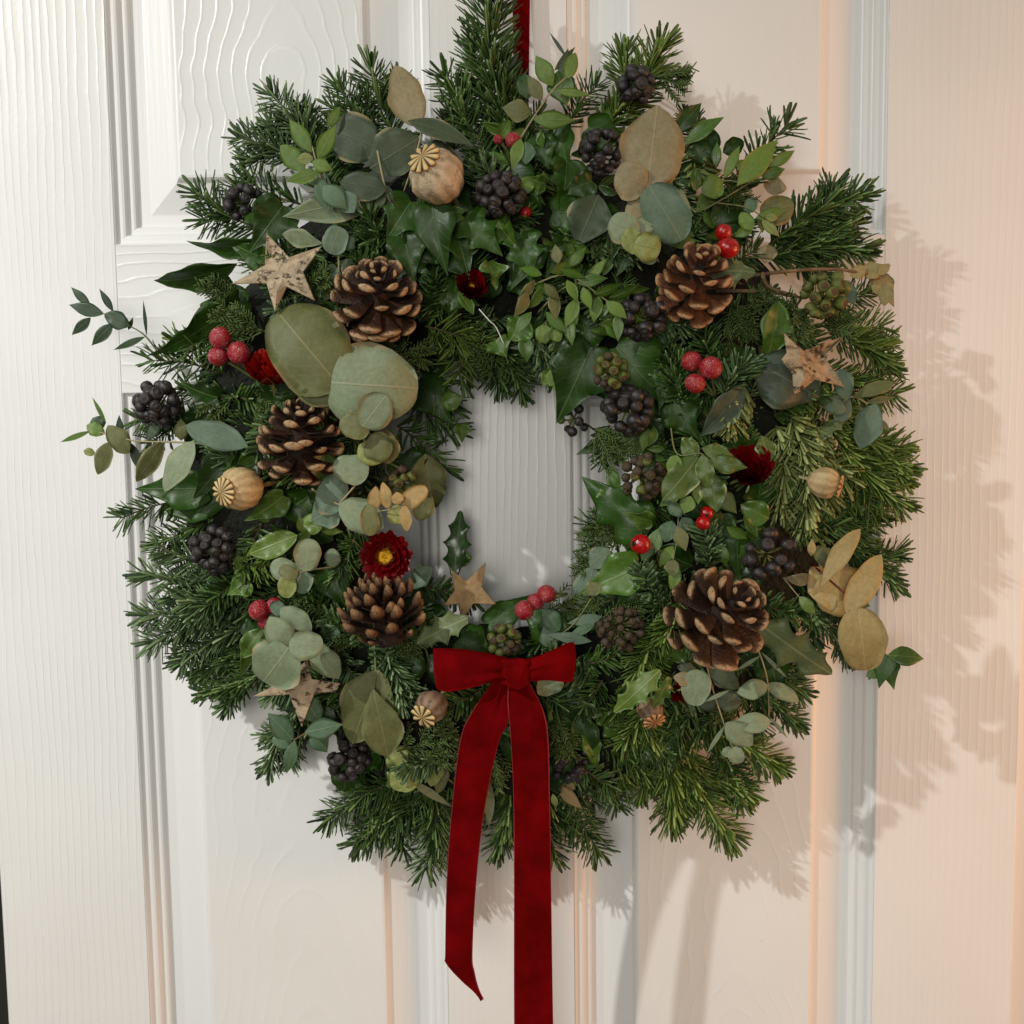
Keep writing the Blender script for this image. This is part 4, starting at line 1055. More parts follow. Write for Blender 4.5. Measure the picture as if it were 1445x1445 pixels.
E('eucalyptus sprig of large pale grey leaves over the lower left star', [
   (408, 914, 372, 962, 76, 'euc', 'round', dict(d=118, dt=112)), (408, 914, 380, 870, 42, 'euc', 'oval', dict(d=114, roll=10)), (408, 912, 456, 908, 44, 'euc', 'round', dict(d=122)), (444, 905, 478, 958, 40, 'euc', 'oval', dict(d=104, dt=100, roll=-20)), (396, 858, 440, 890, 36, 'euc', 'oval', dict(d=102)), (384, 864, 400, 852, 26, 'eucb', 'round', dict(d=100))],
  [[(430, 870, 94), (408, 913, 115)]])
sprig('eucalyptus_sprig', 'blue green eucalyptus tip with pointed leaves under the lower left star', 'eucalyptus', EG, [
   (414, 1044, 378, 1006, 32, 'parb', 'lance', dict(d=90)), (430, 1034, 484, 1022, 32, 'parb', 'lance', dict(d=96)), (416, 1044, 404, 1092, 20, 'parb', 'lance', dict(d=96)), (450, 1018, 427, 980, 34, 'parb', 'oval', dict(d=92)), (412, 1046, 382, 1046, 22, 'parb', 'lance', dict(d=84)), (440, 1030, 462, 1062, 30, 'parb', 'lance', dict(d=86)), (455, 1015, 470, 1000, 30, 'eud', 'oval', dict(d=84))],
  [[(475, 1012, 78), (440, 1030, 90), (415, 1044, 92)]], sm='bstem')
E('two long olive eucalyptus leaves hanging left of the bow', [
   (535, 945, 497, 1050, 76, 'euo', 'oval', dict(d=92, dt=86, bend=.05)), (527, 972, 548, 1068, 62, 'euo', 'pear', dict(d=100, dt=92, bend=.05))],
  [[(528, 900, 84), (530, 950, 92), (527, 975, 96)]], sm='gstem')
E('pale yellow green eucalyptus sprig with crinkled leaves at the bottom, left of the ribbon', [
   (592, 1080, 545, 1068, 40, 'euy', 'round', dict(d=72, wave=.2)), (590, 1085, 552, 1110, 40, 'euy', 'round', dict(d=74, wave=.2)), (575, 1075, 548, 1056, 30, 'euy', 'oval', dict(d=76)), (618, 1070, 608, 1110, 28, 'euy', 'oval', dict(d=66, wave=.1)), (626, 1075, 618, 1120, 24, 'euo', 'oval', dict(d=60)), (576, 1100, 640, 1140, 12, 'euc', 'lance', dict(d=66, dt=50))],
  [[(640, 1105, 54), (610, 1085, 66), (580, 1082, 70)]], sm='gstem')
E('eucalyptus sprig with a large tan brown leaf at the top right', [
   (914, 268, 928, 148, 92, 'eut', 'oval', dict(d=112, dt=108, bend=.04, cup=.05)), (912, 262, 868, 246, 52, 'eut', 'round', dict(d=114)), (912, 264, 905, 362, 56, 'eut', 'oval', dict(d=108, dt=112)), (916, 262, 962, 340, 64, 'eucb', 'round', dict(d=118, dt=112)), (915, 262, 962, 210, 40, 'euo', 'oval', dict(d=104)), (900, 265, 885, 285, 34, 'eucb', 'round', dict(d=104))],
  [[(905, 360, 96), (912, 265, 112), (914, 230, 106)]])
E('small pale eucalyptus rosette touching the chestnut pine cone', [
   (900, 332, 860, 312, 42, 'euc', 'round', dict(d=116)), (905, 330, 912, 306, 30, 'euc', 'round', dict(d=114)), (895, 344, 932, 352, 40, 'euy', 'round', dict(d=124, wave=.07)), (905, 330, 880, 350, 36, 'euy', 'round', dict(d=122, wave=.07)), (905, 350, 925, 370, 26, 'euc', 'round', dict(d=120))],
  [[(930, 370, 96), (902, 334, 114)]])
sprig('eucalyptus_sprig', 'bright green small leaved eucalyptus spray near the upper right fir tip', 'eucalyptus', EG, [
   (1020, 256, 990, 272, 36, 'par', 'oval', dict(d=92)), (1022, 252, 1044, 205, 16, 'par', 'lance', dict(d=92)), (1040, 262, 1098, 196, 32, 'par', 'lance', dict(d=96, dt=90)), (1084, 236, 1122, 212, 16, 'par', 'lance', dict(d=80)), (1075, 250, 1108, 238, 18, 'lau', 'lance', dict(d=80)), (1090, 240, 1104, 212, 10, 'par', 'lance', dict(d=80)), (1074, 304, 1120, 288, 40, 'euo', 'round', dict(d=80)), (1066, 308, 1110, 296, 18, 'par', 'lance', dict(d=86)), (1075, 310, 1100, 334, 14, 'euy', 'lance', dict(d=90)), (1062, 300, 1055, 280, 20, 'parb', 'oval', dict(d=86)), (1045, 300, 1062, 325, 22, 'par', 'oval', dict(d=84)), (1080, 305, 1098, 308, 14, 'euy', 'lance', dict(d=92)), (1010, 235, 1012, 200, 14, 'lau', 'lance', dict(d=84)), (1040, 240, 1055, 225, 16, 'par', 'lance', dict(d=86)), (1090, 275, 1098, 250, 30, 'eut', 'oval', dict(d=68)), (1085, 345, 1080, 372, 26, 'eut', 'oval', dict(d=66))],
  [[(980, 280, 84), (1020, 256, 90), (1045, 258, 94)], [(1000, 285, 82), (1050, 292, 86), (1080, 308, 90)], [(985, 300, 80), (1030, 275, 86), (1090, 238, 84)]], sm='gstem', sr=1.2)
sprig('eucalyptus_sprig', 'slender eucalyptus sprig rising at the top beside the hanging ribbon', 'eucalyptus', EG, [
   (800, 111, 812, 74, 20, 'par', 'oval', dict(d=82)), (765, 142, 744, 106, 20, 'euo', 'lance', dict(d=88)), (784, 128, 834, 134, 12, 'par', 'lance', dict(d=86)), (752, 168, 812, 170, 26, 'par', 'lance', dict(d=90)), (750, 160, 708, 152, 30, 'euo', 'lance', dict(d=88)), (742, 200, 742, 232, 26, 'parb', 'oval', dict(d=92)), (735, 195, 722, 240, 18, 'par', 'lance', dict(d=92)), (780, 122, 756, 78, 26, 'par', 'lance', dict(d=78)), (790, 110, 802, 68, 16, 'park', 'lance', dict(d=74)), (782, 100, 812, 66, 10, 'park', 'lance', dict(d=70)), (786, 100, 800, 150, 40, 'lau', 'lance', dict(d=74)), (738, 105, 745, 140, 26, 'ivy', 'oval', dict(d=70)), (800, 82, 775, 45, 5, 'park', 'lance', dict(d=72))],
  [[(735, 195, 84), (752, 167, 88), (780, 127, 86), (800, 108, 82)]], sm='pstem', sr=1.4)
sprig('eucalyptus_sprig', 'dark slender eucalyptus tip reaching furthest left over the door', 'eucalyptus', EG, [
   (147, 443, 97, 430, 20, 'park', 'lance', dict(d=62)), (183, 460, 147, 443, 24, 'park', 'oval', dict(d=66)), (160, 456, 129, 488, 18, 'park', 'lance', dict(d=66)), (128, 432, 100, 405, 12, 'park', 'lance', dict(d=58)), (128, 448, 101, 473, 14, 'park', 'lance', dict(d=60)), (160, 440, 140, 407, 10, 'park', 'lance', dict(d=58)), (207, 474, 202, 423, 5, 'park', 'lance', dict(d=58)), (205, 475, 160, 494, 10, 'park', 'lance', dict(d=64)), (181, 466, 188, 447, 6, 'parb', 'lance', dict(d=60))],
  [[(225, 500, 60), (205, 474, 64), (183, 460, 64), (145, 442, 62)]], sm='gstem', sr=1.3)
E('eucalyptus sprig reaching left across the door below a dark berry cluster', [
   (182, 640, 152, 600, 30, 'euo', 'oval', dict(d=72)), (153, 624, 138, 670, 24, 'euo', 'oval', dict(d=74)), (148, 612, 122, 600, 20, 'par', 'oval', dict(d=66)), (128, 608, 85, 624, 8, 'par', 'lance', dict(d=64)), (134, 640, 118, 636, 12, 'euy', 'oval', dict(d=70)), (150, 598, 130, 560, 6, 'par', 'lance', dict(d=66)), (230, 622, 192, 680, 30, 'euo', 'oval', dict(d=78, roll=20)), (274, 622, 232, 694, 38, 'euc', 'oval', dict(d=86, roll=-25)), (262, 600, 350, 630, 44, 'eucb', 'oval', dict(d=88, roll=15)), (256, 622, 255, 590, 20, 'euo', 'lance', dict(d=80)), (170, 618, 168, 585, 10, 'park', 'lance', dict(d=64)), (185, 625, 200, 668, 14, 'park', 'lance', dict(d=64)), (145, 605, 130, 590, 26, 'park', 'oval', dict(d=62)), (208, 622, 228, 585, 16, 'eucb', 'lance', dict(d=66))],
  [[(312, 628, 80), (250, 624, 80), (190, 622, 74), (140, 610, 68)]])
E('golden dried eucalyptus sprig standing out at the right edge', [
   (1180, 822, 1140, 836, 66, 'eug', 'oval', dict(d=92)), (1168, 800, 1212, 870, 86, 'eug', 'oval', dict(d=94, dt=96, bend=.03)), (1212, 858, 1222, 946, 68, 'eug', 'round', dict(d=112, dt=104)), (1194, 866, 1244, 782, 40, 'eug', 'oval', dict(d=110, dt=100)), (1158, 830, 1214, 746, 30, 'eug', 'pear', dict(d=106, dt=98, roll=15)), (1145, 785, 1146, 760, 12, 'eug', 'lance', dict(d=88)), (1150, 815, 1105, 815, 20, 'eut', 'lance', dict(d=84, roll=30)), (1160, 800, 1180, 780, 50, 'euo', 'round', dict(d=82))],
  [[(1145, 795, 86), (1172, 820, 98), (1202, 846, 104), (1214, 860, 108)]], sm='petal')
E('trailing eucalyptus sprig hanging at the lower right below the large pine cone', [
   (1084, 968, 1040, 978, 30, 'euc', 'oval', dict(d=92)), (1082, 966, 1128, 990, 26, 'euc', 'oval', dict(d=88, roll=20)), (1088, 1018, 1036, 1022, 30, 'euc', 'oval', dict(d=86)), (1086, 1012, 1112, 1042, 6, 'euc', 'lance', dict(d=80)), (1074, 925, 1036, 948, 6, 'euc', 'lance', dict(d=84)), (1074, 920, 1112, 958, 6, 'euc', 'lance', dict(d=80))],
  [[(1065, 905, 84), (1078, 940, 90), (1084, 970, 90), (1085, 1012, 84)]], sr=1.4)
E('trailing eucalyptus sprig with a small heart leaf at its end, lower right', [
   (1024, 1020, 1062, 1052, 36, 'euc', 'oval', dict(d=88)), (1010, 986, 1046, 992, 34, 'eud', 'oval', dict(d=82)), (1010, 984, 985, 996, 30, 'eud', 'oval', dict(d=82)), (984, 945, 980, 996, 40, 'euc', 'round', dict(d=90)), (1000, 940, 1044, 972, 30, 'eud', 'oval', dict(d=84)), (1024, 1022, 996, 1066, 6, 'euc', 'lance', dict(d=84)), (1033, 1056, 1044, 1077, 22, 'euc', 'heart', dict(d=88)), (1032, 1056, 1020, 1066, 14, 'euc', 'round', dict(d=86)), (1030, 974, 990, 992, 6, 'euc', 'lance', dict(d=90)), (985, 950, 955, 940, 20, 'eud', 'oval', dict(d=84)), (975, 960, 950, 955, 20, 'eut', 'oval', dict(d=88))],
  [[(996, 935, 84), (1008, 980, 86), (1022, 1022, 86), (1034, 1058, 86)]], sr=1.4)
E('grey green eucalyptus leaves at the right edge under the bark star', [
   (1236, 570, 1214, 634, 40, 'eucb', 'oval', dict(d=84, dt=80)), (1202, 562, 1262, 540, 22, 'euo', 'pear', dict(d=82, roll=20)), (1222, 568, 1264, 560, 10, 'euo', 'lance', dict(d=80)), (1185, 520, 1195, 566, 28, 'eucb', 'oval', dict(d=86)), (1160, 565, 1195, 580, 26, 'eucb', 'oval', dict(d=82)), (1180, 600, 1200, 560, 24, 'eucb', 'lance', dict(d=72)), (1190, 395, 1205, 430, 22, 'eucb', 'oval', dict(d=76)), (1240, 590, 1256, 610, 8, 'eut', 'lance', dict(d=60))],
  [[(1170, 585, 74), (1200, 560, 80), (1225, 570, 82)]])
sprig('leafy_twig', 'brown twig with dry yellow leaves sticking out at the right edge', 'twig', None, [
   (1240, 392, 1262, 434, 34, 'dry', 'ivy3', dict(d=66, roll=25)), (1250, 400, 1248, 432, 20, 'dry', 'oval', dict(d=70)), (1222, 384, 1258, 374, 26, 'dry', 'ivy3', dict(d=70, roll=20)), (1240, 388, 1255, 372, 14, 'dry', 'oval', dict(d=72)), (1200, 390, 1222, 376, 20, 'dry', 'oval', dict(d=72))],
  [[(1000, 400, 76), (1090, 385, 78), (1180, 380, 74), (1242, 392, 68)], [(1010, 410, 76), (1080, 412, 78), (1130, 420, 78)], [(1075, 385, 80), (1085, 405, 82), (1125, 418, 82)]], sm='bstem', sr=3.2)
sprig('leafy_twig', 'ivy tip with dark leaves hanging below the golden eucalyptus', 'twig', None, [
   (1252, 925, 1240, 972, 36, 'ivy', 'ivy3', dict(d=72)), (1252, 925, 1304, 930, 30, 'ivyy', 'lance', dict(d=76, roll=20)), (1250, 930, 1262, 974, 34, 'ivyy', 'ivy3', dict(d=70)), (1240, 945, 1222, 955, 18, 'lau', 'lance', dict(d=68))],
  [[(1215, 890, 66), (1238, 915, 72), (1254, 926, 74)]], sm='gstem', sr=1.8)
VG = 'leafy green sprigs on the wreath'
SP = []
for (x, y, dx, dy) in [(755, 395, -20, 22), (768, 400, 18, 18), (778, 385, 26, -14), (790, 380, 30, 10), (800, 395, 12, 26), (815, 400, 34, -6), (822, 405, 10, 26), (838, 415, 32, -12), (845, 418, -6, 30), (855, 425, 24, 20), (860, 420, 34, -16), (868, 438, 30, 12), (872, 440, 0, 34), (788, 372, -4, -22), (765, 388, -26, -8), (800, 378, 22, -24), (830, 395, 20, -24), (745, 410, -16, 30), (780, 410, 4, 34), (815, 420, -14, 34), (885, 445, 18, 6), (750, 440, -20, 26), (770, 440, 24, 24), (800, 445, 6, 34)]:
    SP.append((x, y, x + dx * 1.25, y + dy * 1.25, random.uniform(15, 22), random.choice(('par', 'lau', 'lau', 'euo')), 'lance', dict(d=surf(x, y) + 20 + random.uniform(-5, 6), roll=random.uniform(-35, 35))))
sprig('leafy_sprig', 'sprig of small pointed green leaves along the top edge of the opening', 'sprig', VG, SP, [[(745, 405, 88), (800, 388, 96), (850, 420, 100), (892, 450, 98)], [(760, 440, 84), (790, 410, 90), (815, 400, 92)]], sm='gstem', sr=1.4)
sprig('leafy_sprig', 'short green leaf tip dangling into the opening at the upper right', 'sprig', VG, [
   (780, 465, 790, 482, 20, 'par', 'oval', dict(d=86)), (765, 458, 770, 485, 26, 'par', 'oval', dict(d=84)), (785, 520, 775, 545, 20, 'par', 'oval', dict(d=70)), (782, 530, 790, 556, 16, 'par', 'lance', dict(d=68)), (775, 520, 800, 566, 6, 'par', 'lance', dict(d=66)), (783, 462, 800, 468, 14, 'par', 'lance', dict(d=86))],
  [[(770, 455, 84), (782, 490, 80), (785, 530, 70)]], sm='gstem', sr=1.1)
sprig('leafy_sprig', 'sprig of wavy cream edged leaves left of the red flower on the right', 'sprig', VG, [
   (985, 645, 935, 706, 46, 'var', 'oval', dict(d=102, wave=.12, roll=15)), (990, 642, 1000, 690, 26, 'var', 'oval', dict(d=108, wave=.12)), (1000, 665, 1012, 722, 36, 'var', 'oval', dict(d=102, wave=.12)), (990, 632, 1040, 648, 26, 'var', 'lance', dict(d=106, roll=20, wave=.12)), (985, 625, 962, 640, 34, 'var', 'oval', dict(d=98, wave=.12)), (1000, 650, 1055, 660, 28, 'var', 'lance', dict(d=108, wave=.15)), (1075, 615, 1085, 655, 30, 'var', 'oval', dict(d=98, wave=.1, roll=25)), (975, 700, 965, 725, 24, 'par', 'lance', dict(d=102)), (955, 642, 948, 672, 24, 'par', 'oval', dict(d=104)), (1010, 690, 1040, 725, 26, 'var', 'lance', dict(d=92)), (960, 690, 930, 715, 20, 'lau', 'lance', dict(d=88)), (985, 680, 985, 712, 18, 'par', 'lance', dict(d=96))],
  [[(945, 590, 88), (955, 640, 98), (990, 640, 104), (1000, 660, 102)]], sm='gstem', sr=1.3)
sprig('leafy_sprig', 'drooping sprig of narrow olive leaves above the lower right pine cone', 'sprig', VG, [
   (955, 745, 965, 775, 20, 'par', 'lance', dict(d=98)), (950, 770, 930, 800, 18, 'par', 'lance', dict(d=96)), (952, 790, 945, 812, 22, 'euo', 'oval', dict(d=102)), (958, 800, 946, 832, 18, 'par', 'lance', dict(d=98)), (955, 742, 968, 778, 20, 'euo', 'lance', dict(d=104)), (945, 725, 960, 712, 26, 'parb', 'oval', dict(d=98)), (948, 735, 938, 765, 26, 'parb', 'oval', dict(d=94)), (962, 730, 975, 750, 22, 'eucb', 'lance', dict(d=92)), (930, 745, 915, 790, 22, 'lau', 'lance', dict(d=92)), (920, 765, 905, 792, 22, 'ivy', 'lance', dict(d=94))],
  [[(958, 720, 92), (955, 760, 98), (948, 800, 100)]], sm='gstem', sr=1.2)
sprig('leafy_sprig', 'grey green narrow leaved sprig at the right edge of the opening above the bow', 'sprig', VG, [
   (868, 782, 828, 775, 10, 'eut', 'lance', dict(d=64)), (860, 775, 832, 800, 34, 'eucb', 'oval', dict(d=74)), (840, 800, 818, 852, 40, 'eucb', 'oval', dict(d=70)), (850, 870, 800, 880, 16, 'eucb', 'lance', dict(d=76)), (835, 905, 770, 895, 16, 'eucb', 'lance', dict(d=80)), (790, 890, 765, 860, 30, 'parb', 'oval', dict(d=78)), (780, 915, 768, 880, 30, 'eucb', 'lance', dict(d=76)), (840, 880, 800, 900, 14, 'parb', 'lance', dict(d=78)), (845, 820, 830, 840, 22, 'euo', 'oval', dict(d=84)), (850, 840, 880, 800, 24, 'parb', 'oval', dict(d=72))],
  [[(880, 800, 68), (845, 830, 74), (810, 880, 78), (775, 905, 78)]], sm='gstem', sr=1.3)
sprig('leafy_sprig', 'pale narrow leaves poking out below the bow between its ribbon tails', 'sprig', VG, [
   (685, 1090, 690, 1168, 18, 'euc', 'lance', dict(d=56, roll=20)), (785, 1108, 822, 1142, 18, 'eut', 'lance', dict(d=56)), (775, 1100, 812, 1112, 30, 'eut', 'oval', dict(d=50)), (780, 1120, 785, 1140, 10, 'euy', 'lance', dict(d=52))],
  [[(690, 1060, 60), (685, 1095, 58)], [(760, 1085, 54), (785, 1110, 55)]], sm='gstem', sr=1.3)
sprig('leafy_sprig', 'single bright green leaf on a thin stem over the golden eucalyptus', 'sprig', VG, [
   (1128, 842, 1150, 866, 18, 'holy', 'oval', dict(d=104))], [[(1105, 815, 94), (1128, 843, 103)]], sm='pstem', sr=1.0)

# ------------------------------------------------------------------ berries
def lathe(prof, k=12):
    """prof: (r, z) rows"""
    V = []
    for r, z in prof:
        for j in range(k):
            a = 2 * math.pi * j / k
            V.append((r * math.cos(a), r * math.sin(a), z))
    F = [(i * k + j, i * k + (j + 1) % k, (i + 1) * k + (j + 1) % k, (i + 1) * k + j) for i in range(len(prof) - 1) for j in range(k)]
    return np.array(V), np.array(F)

BP = [(0.02, -1.0), (0.5, -0.88), (0.86, -0.5), (1.0, 0.0), (0.9, 0.42), (0.72, 0.68), (0.62, 0.76), (0.58, 0.70), (0.50, 0.72), (0.22, 0.80), (0.10, 0.95), (0.01, 0.97)]
def berrymesh(mat, cap):
    V, F = lathe(BP, 12)
    return mesh('berry', V, F, [MT[mat], MT[cap]], mi=[0 if i < 6 * 12 else 1 for i in range(len(F))])
BM = {'dark': berrymesh('bdark', 'bgcap'), 'brown': berrymesh('bbrown', 'bcap'), 'green': berrymesh('bgreen', 'bcap')}
V, F = lathe([(math.sin(a) + 0.004, -math.cos(a)) for a in np.linspace(0, math.pi, 11)], 16)
RM = {'frost': mesh('berry', V, F, MT['rfrost']), 'gloss': mesh('berry', V, F, MT['rgloss'])}

def rot_to(v):
    return Vector(v).normalized().to_track_quat('Z', 'Y')

def cluster(px, py, R, label, kind='dark', n=22, br=11, d=None, open_=0.0, mixk=None, flat=1.0):
    if d is None: d = surf(px, py) + 14
    c = A(P(px, py, d)); m = mpp(d)
    t = thing('ivy_berry_cluster', label, 'berry cluster', Vector(c), 'ivy berry clusters on the wreath')
    bag = Bag()
    g = math.pi * (3 - math.sqrt(5))
    R = R * 0.93; br = br * 0.95; d = d - 5
    Rm = R * m * 0.80
    root = np.array((0, 0.55 * Rm, 0)) + np.array((RNG.uniform(-.2, .2), 0, RNG.uniform(-.2, .2))) * Rm
    st = 0
    for i in range(n):
        y = 1 - 1.45 * (i + 0.5) / n
        r = math.sqrt(max(0, 1 - y * y)); a = g * i
        dirv = nrm(np.array((r * math.cos(a), -y, r * math.sin(a))) + RNG.normal(0, 0.11, 3))
        p = dirv * Rm * RNG.uniform(0.84, 1.12) * np.array((1, flat, 1))
        k = kind if not mixk or RNG.uniform() > 0.3 else mixk
        o = link('berry', BM[k], t, Vector(p))
        o.rotation_mode = 'QUATERNION'
        o.rotation_quaternion = rot_to(dirv + RNG.normal(0, .2, 3))
        s = br * m * RNG.uniform(0.72, 0.98)
        o.scale = (s, s, s * RNG.uniform(0.9, 1.05))
        V, F = tube(spline([root, 0.5 * (root + p) + RNG.normal(0, .04, 3) * Rm, p], 5), 1.3 * m, 4)
        bag.add(V, F)
    e = root + np.array((RNG.uniform(-1, 1), 0.8, RNG.uniform(-1, 1))) * Rm
    V, F = tube(spline([root, (root + e) / 2, e], 5), 2.6 * m, 6); bag.add(V, F)
    link('stalk', bag.mesh('stalk', MT['gstem']), t)
    return t

cluster(706, 275, 38, 'dark grey ivy berry cluster right of the largest poppy pod', 'dark', 26, 11, d=96)
cluster(223, 570, 35, 'dark ivy berry cluster at the far left edge of the wreath', 'dark', 24, 12, d=78)
cluster(304, 776, 36, 'dark ivy berry cluster at the left, below the tan poppy pod', 'dark', 26, 11, d=84)
cluster(905, 447, 38, 'dark ivy berry cluster at the lower left of the chestnut pine cone', 'dark', 16, 12, d=92)
cluster(885, 578, 38, 'dark purple berry cluster just below the yellow green berries', 'dark', 20, 12, d=92)
cluster(908, 672, 38, 'half ripe olive berry cluster right of the opening', 'brown', 24, 9, d=88, mixk='green')
cluster(862, 524, 29, 'small yellow green berry cluster above the dark purple berries', 'green', 18, 8.5, d=100, mixk='brown')
cluster(877, 888, 38, 'brown ivy berry cluster to the right of the bow', 'brown', 34, 7.5, d=92)
cluster(1085, 780, 42, 'loose black berry cluster above the lower right pine cone', 'dark', 13, 12.5, d=96)
cluster(494, 1070, 34, 'dark berry cluster under the two olive eucalyptus leaves', 'dark', 22, 11, d=70)
cluster(806, 1075, 34, 'shadowed dark berry cluster right of the ribbon tails', 'dark', 22, 11, d=66)
cluster(713, 903, 28, 'small green berry cluster directly above the bow', 'green', 16, 8.5, d=90, mixk='brown')
cluster(898, 120, 25, 'dark berry cluster in front of the top right fir tip', 'dark', 14, 12, d=66)
cluster(848, 212, 36, 'shaded dark berry cluster left of the large tan leaf', 'dark', 22, 10, d=80)
cluster(345, 285, 28, 'small dark berry cluster among the upper left fir needles', 'dark', 12, 10, d=62)
cluster(1162, 418, 38, 'bright green berry cluster on the right, above the cracked bark star', 'green', 22, 11, d=92)
cluster(808, 592, 26, 'few tiny green and black berries at the right of the opening', 'dark', 8, 8, d=60, mixk='green')
cluster(562, 682, 28, 'shaded olive berry cluster behind the golden eucalyptus tip', 'green', 14, 8.5, d=72, mixk='brown')

def redberries(items, label, kind, stalk, group):
    """items: (px, py, r, d)"""
    c = P(items[0][0], items[0][1], items[0][3])
    t = thing('red_berry_cluster' if len(items) > 1 else 'red_berry', label, 'berries' if len(items) > 1 else 'berry', c, group)
    bag = Bag()
    sx, sy, sd = stalk
    root = A(P(sx, sy, sd)) - A(c)
    for px, py, r, d in items:
        o = link('berry', RM[kind], t, P(px, py, d) - c)
        s = r * mpp(d)
        o.scale = (s * RNG.uniform(.96, 1.04), s, s * RNG.uniform(.98, 1.08))
        o.rotation_euler = (RNG.uniform(0, 6), RNG.uniform(0, 6), RNG.uniform(0, 6))
        p = A(P(px, py, d) - c)
        V, F = tube(spline([p, 0.5 * (p + root) + np.array((0, 0.002, 0)), root], 6), 2.0 * mpp(d), 6)
        bag.add(V, F)
    link('stalk', bag.mesh('stalk', MT['gstem']), t)
G1 = 'frosted red berry sprays'
G2 = 'glossy red berries'
redberries([(311, 477, 15.5, 100), (308, 503, 14.5, 98), (337, 498, 16, 104)], 'three frosted red berries on the left of the wreath', 'frost', (360, 535, 84), G1)
redberries([(976, 510, 14.5, 108), (1003, 519, 16, 112), (981, 541, 14.5, 112)], 'three frosted red berries on fir needles right of the opening', 'frost', (1010, 560, 88), G1)
redberries([(740, 861, 14, 86), (756, 849, 12.5, 80), (771, 838, 13.5, 84)], 'row of frosted red berries at the bottom of the opening', 'frost', (800, 838, 68), G1)
redberries([(366, 861, 15, 94), (388, 855, 12, 92), (375, 878, 11, 90)], 'frosted red berries at the lower left above the pale grey leaves', 'frost', (400, 880, 78), G1)
redberries([(724, 198, 11, 88), (703, 197, 7, 82)], 'small frosted red berries at the top under the hanging ribbon', 'frost', (740, 240, 72), G1)
redberries([(1021, 328, 11.5, 106), (1027, 350, 15, 110)], 'pair of glossy red berries beside the chestnut pine cone', 'gloss', (1040, 380, 86), G2)
redberries([(904, 768, 14.5, 108)], 'single glossy red berry right of the opening', 'gloss', (940, 780, 84), G2)
redberries([(992, 738, 10.5, 100), (997, 724, 9.5, 96)], 'two small glossy red berries under the red flower on the right', 'gloss', (1010, 760, 80), G2)
redberries([(742, 300, 8, 84)], 'tiny shaded red berry below the dark grey berry cluster', 'gloss', (755, 320, 70), G2)

# ------------------------------------------------------------------ pine cones
def scalemesh(mat, secs=None):
    secs = secs or [(0.0, 0.13, 0.045), (0.3, 0.19, 0.05), (0.6, 0.27, 0.06), (0.78, 0.325, 0.09), (0.88, 0.33, 0.135), (0.96, 0.26, 0.14), (1.01, 0.13, 0.09), (1.025, 0.02, 0.02)]
    k = 10
    V, F = [], []
    for x, wv, th in secs:
        for j in range(k):
            a = 2 * math.pi * j / k
            c, s = math.cos(a), math.sin(a)
            z = th * (s if s < 0 else 0.35 * s) * 1.2 + 0.20 * x * x - 0.05 * x - 0.10 * (wv * c) ** 2 / 0.1 * 0.3
            V.append((x, wv * c, z))
    for i in range(len(secs) - 1):
        for j in range(k):
            F.append((i * k + j, (i + 1) * k + j, (i + 1) * k + (j + 1) % k, i * k + (j + 1) % k))
    return mesh('scale', np.array(V), np.array(F), MT[mat])
POINTED = [(0.0, 0.13, 0.045), (0.3, 0.19, 0.05), (0.55, 0.27, 0.07), (0.70, 0.34, 0.11), (0.80, 0.34, 0.15), (0.90, 0.22, 0.14), (0.99, 0.10, 0.08), (1.03, 0.015, 0.02)]
SM = {'cone': scalemesh('cone'), 'conec': scalemesh('conec'), 'conep': scalemesh('conet', POINTED)}

def pinecone(px, py, d, R, H, axis, label, mat='cone', n=64, openk=1.0, wk=1.0):
    """R, H: radius and half height in pixels; axis = (right, up, towards the viewer) of its tip"""
    m = mpp(d)
    c = P(px, py, d)
    t = thing('pine_cone', label, 'pine cone', c, 'pine cones on the wreath')
    ax = nrm(np.array((axis[0], -axis[2], axis[1]), dtype=float))
    ref = np.array((0, -1.0, 0)) if abs(ax[1]) < 0.9 else np.array((0, 0, 1.0))
    e1 = nrm(np.cross(ref, ax)); e2 = np.cross(ax, e1)
    g = math.pi * (3 - math.sqrt(5))
    Hm, Rm = H * m, R * m
    zs = np.linspace(-0.8, 0.72, 12)
    V, F = tube(np.outer(zs * Hm, ax), np.interp(zs, (-0.8, -0.3, 0.72), (0.30, 0.34, 0.08)) * Rm, 8)
    link('core', mesh('core', V, F, MT['core']), t)
    for i in range(n):
        s = (i + 0.5) / n
        a = g * i + RNG.normal(0, .04)
        rad = math.cos(a) * e1 + math.sin(a) * e2
        h = (-0.72 + 1.40 * s ** 0.9) * Hm
        op = np.interp(s, (0, .15, .5, .8, 1.0), (112, 96, 72, 48, 18)) * openk
        op = math.radians(op + RNG.normal(0, 7))
        dv = math.cos(op) * ax + math.sin(op) * rad
        upv = nrm(math.sin(op) * ax - math.cos(op) * rad)
        prof = np.interp(s, (0, .12, .35, .7, 1.0), (.62, .86, 1.0, .78, .38))
        l = Rm * prof * (RNG.uniform(.90, 1.06) if RNG.uniform() > 0.1 else RNG.uniform(.70, .85)) * 0.93
        r0 = Rm * np.interp(s, (0, .3, 1), (.16, .2, .03))
        p = ax * h + rad * r0
        sd = np.cross(upv, dv)
        o = link('scale', SM[mat], t)
        ws = l * np.interp(s, (0, .5, 1), (0.95, 0.92, 0.8)) * wk * RNG.uniform(.92, 1.06)
        o.matrix_local = Matrix(((dv[0] * l, sd[0] * ws, upv[0] * l, p[0]), (dv[1] * l, sd[1] * ws, upv[1] * l, p[1]), (dv[2] * l, sd[2] * ws, upv[2] * l, p[2]), (0, 0, 0, 1)))
    return t
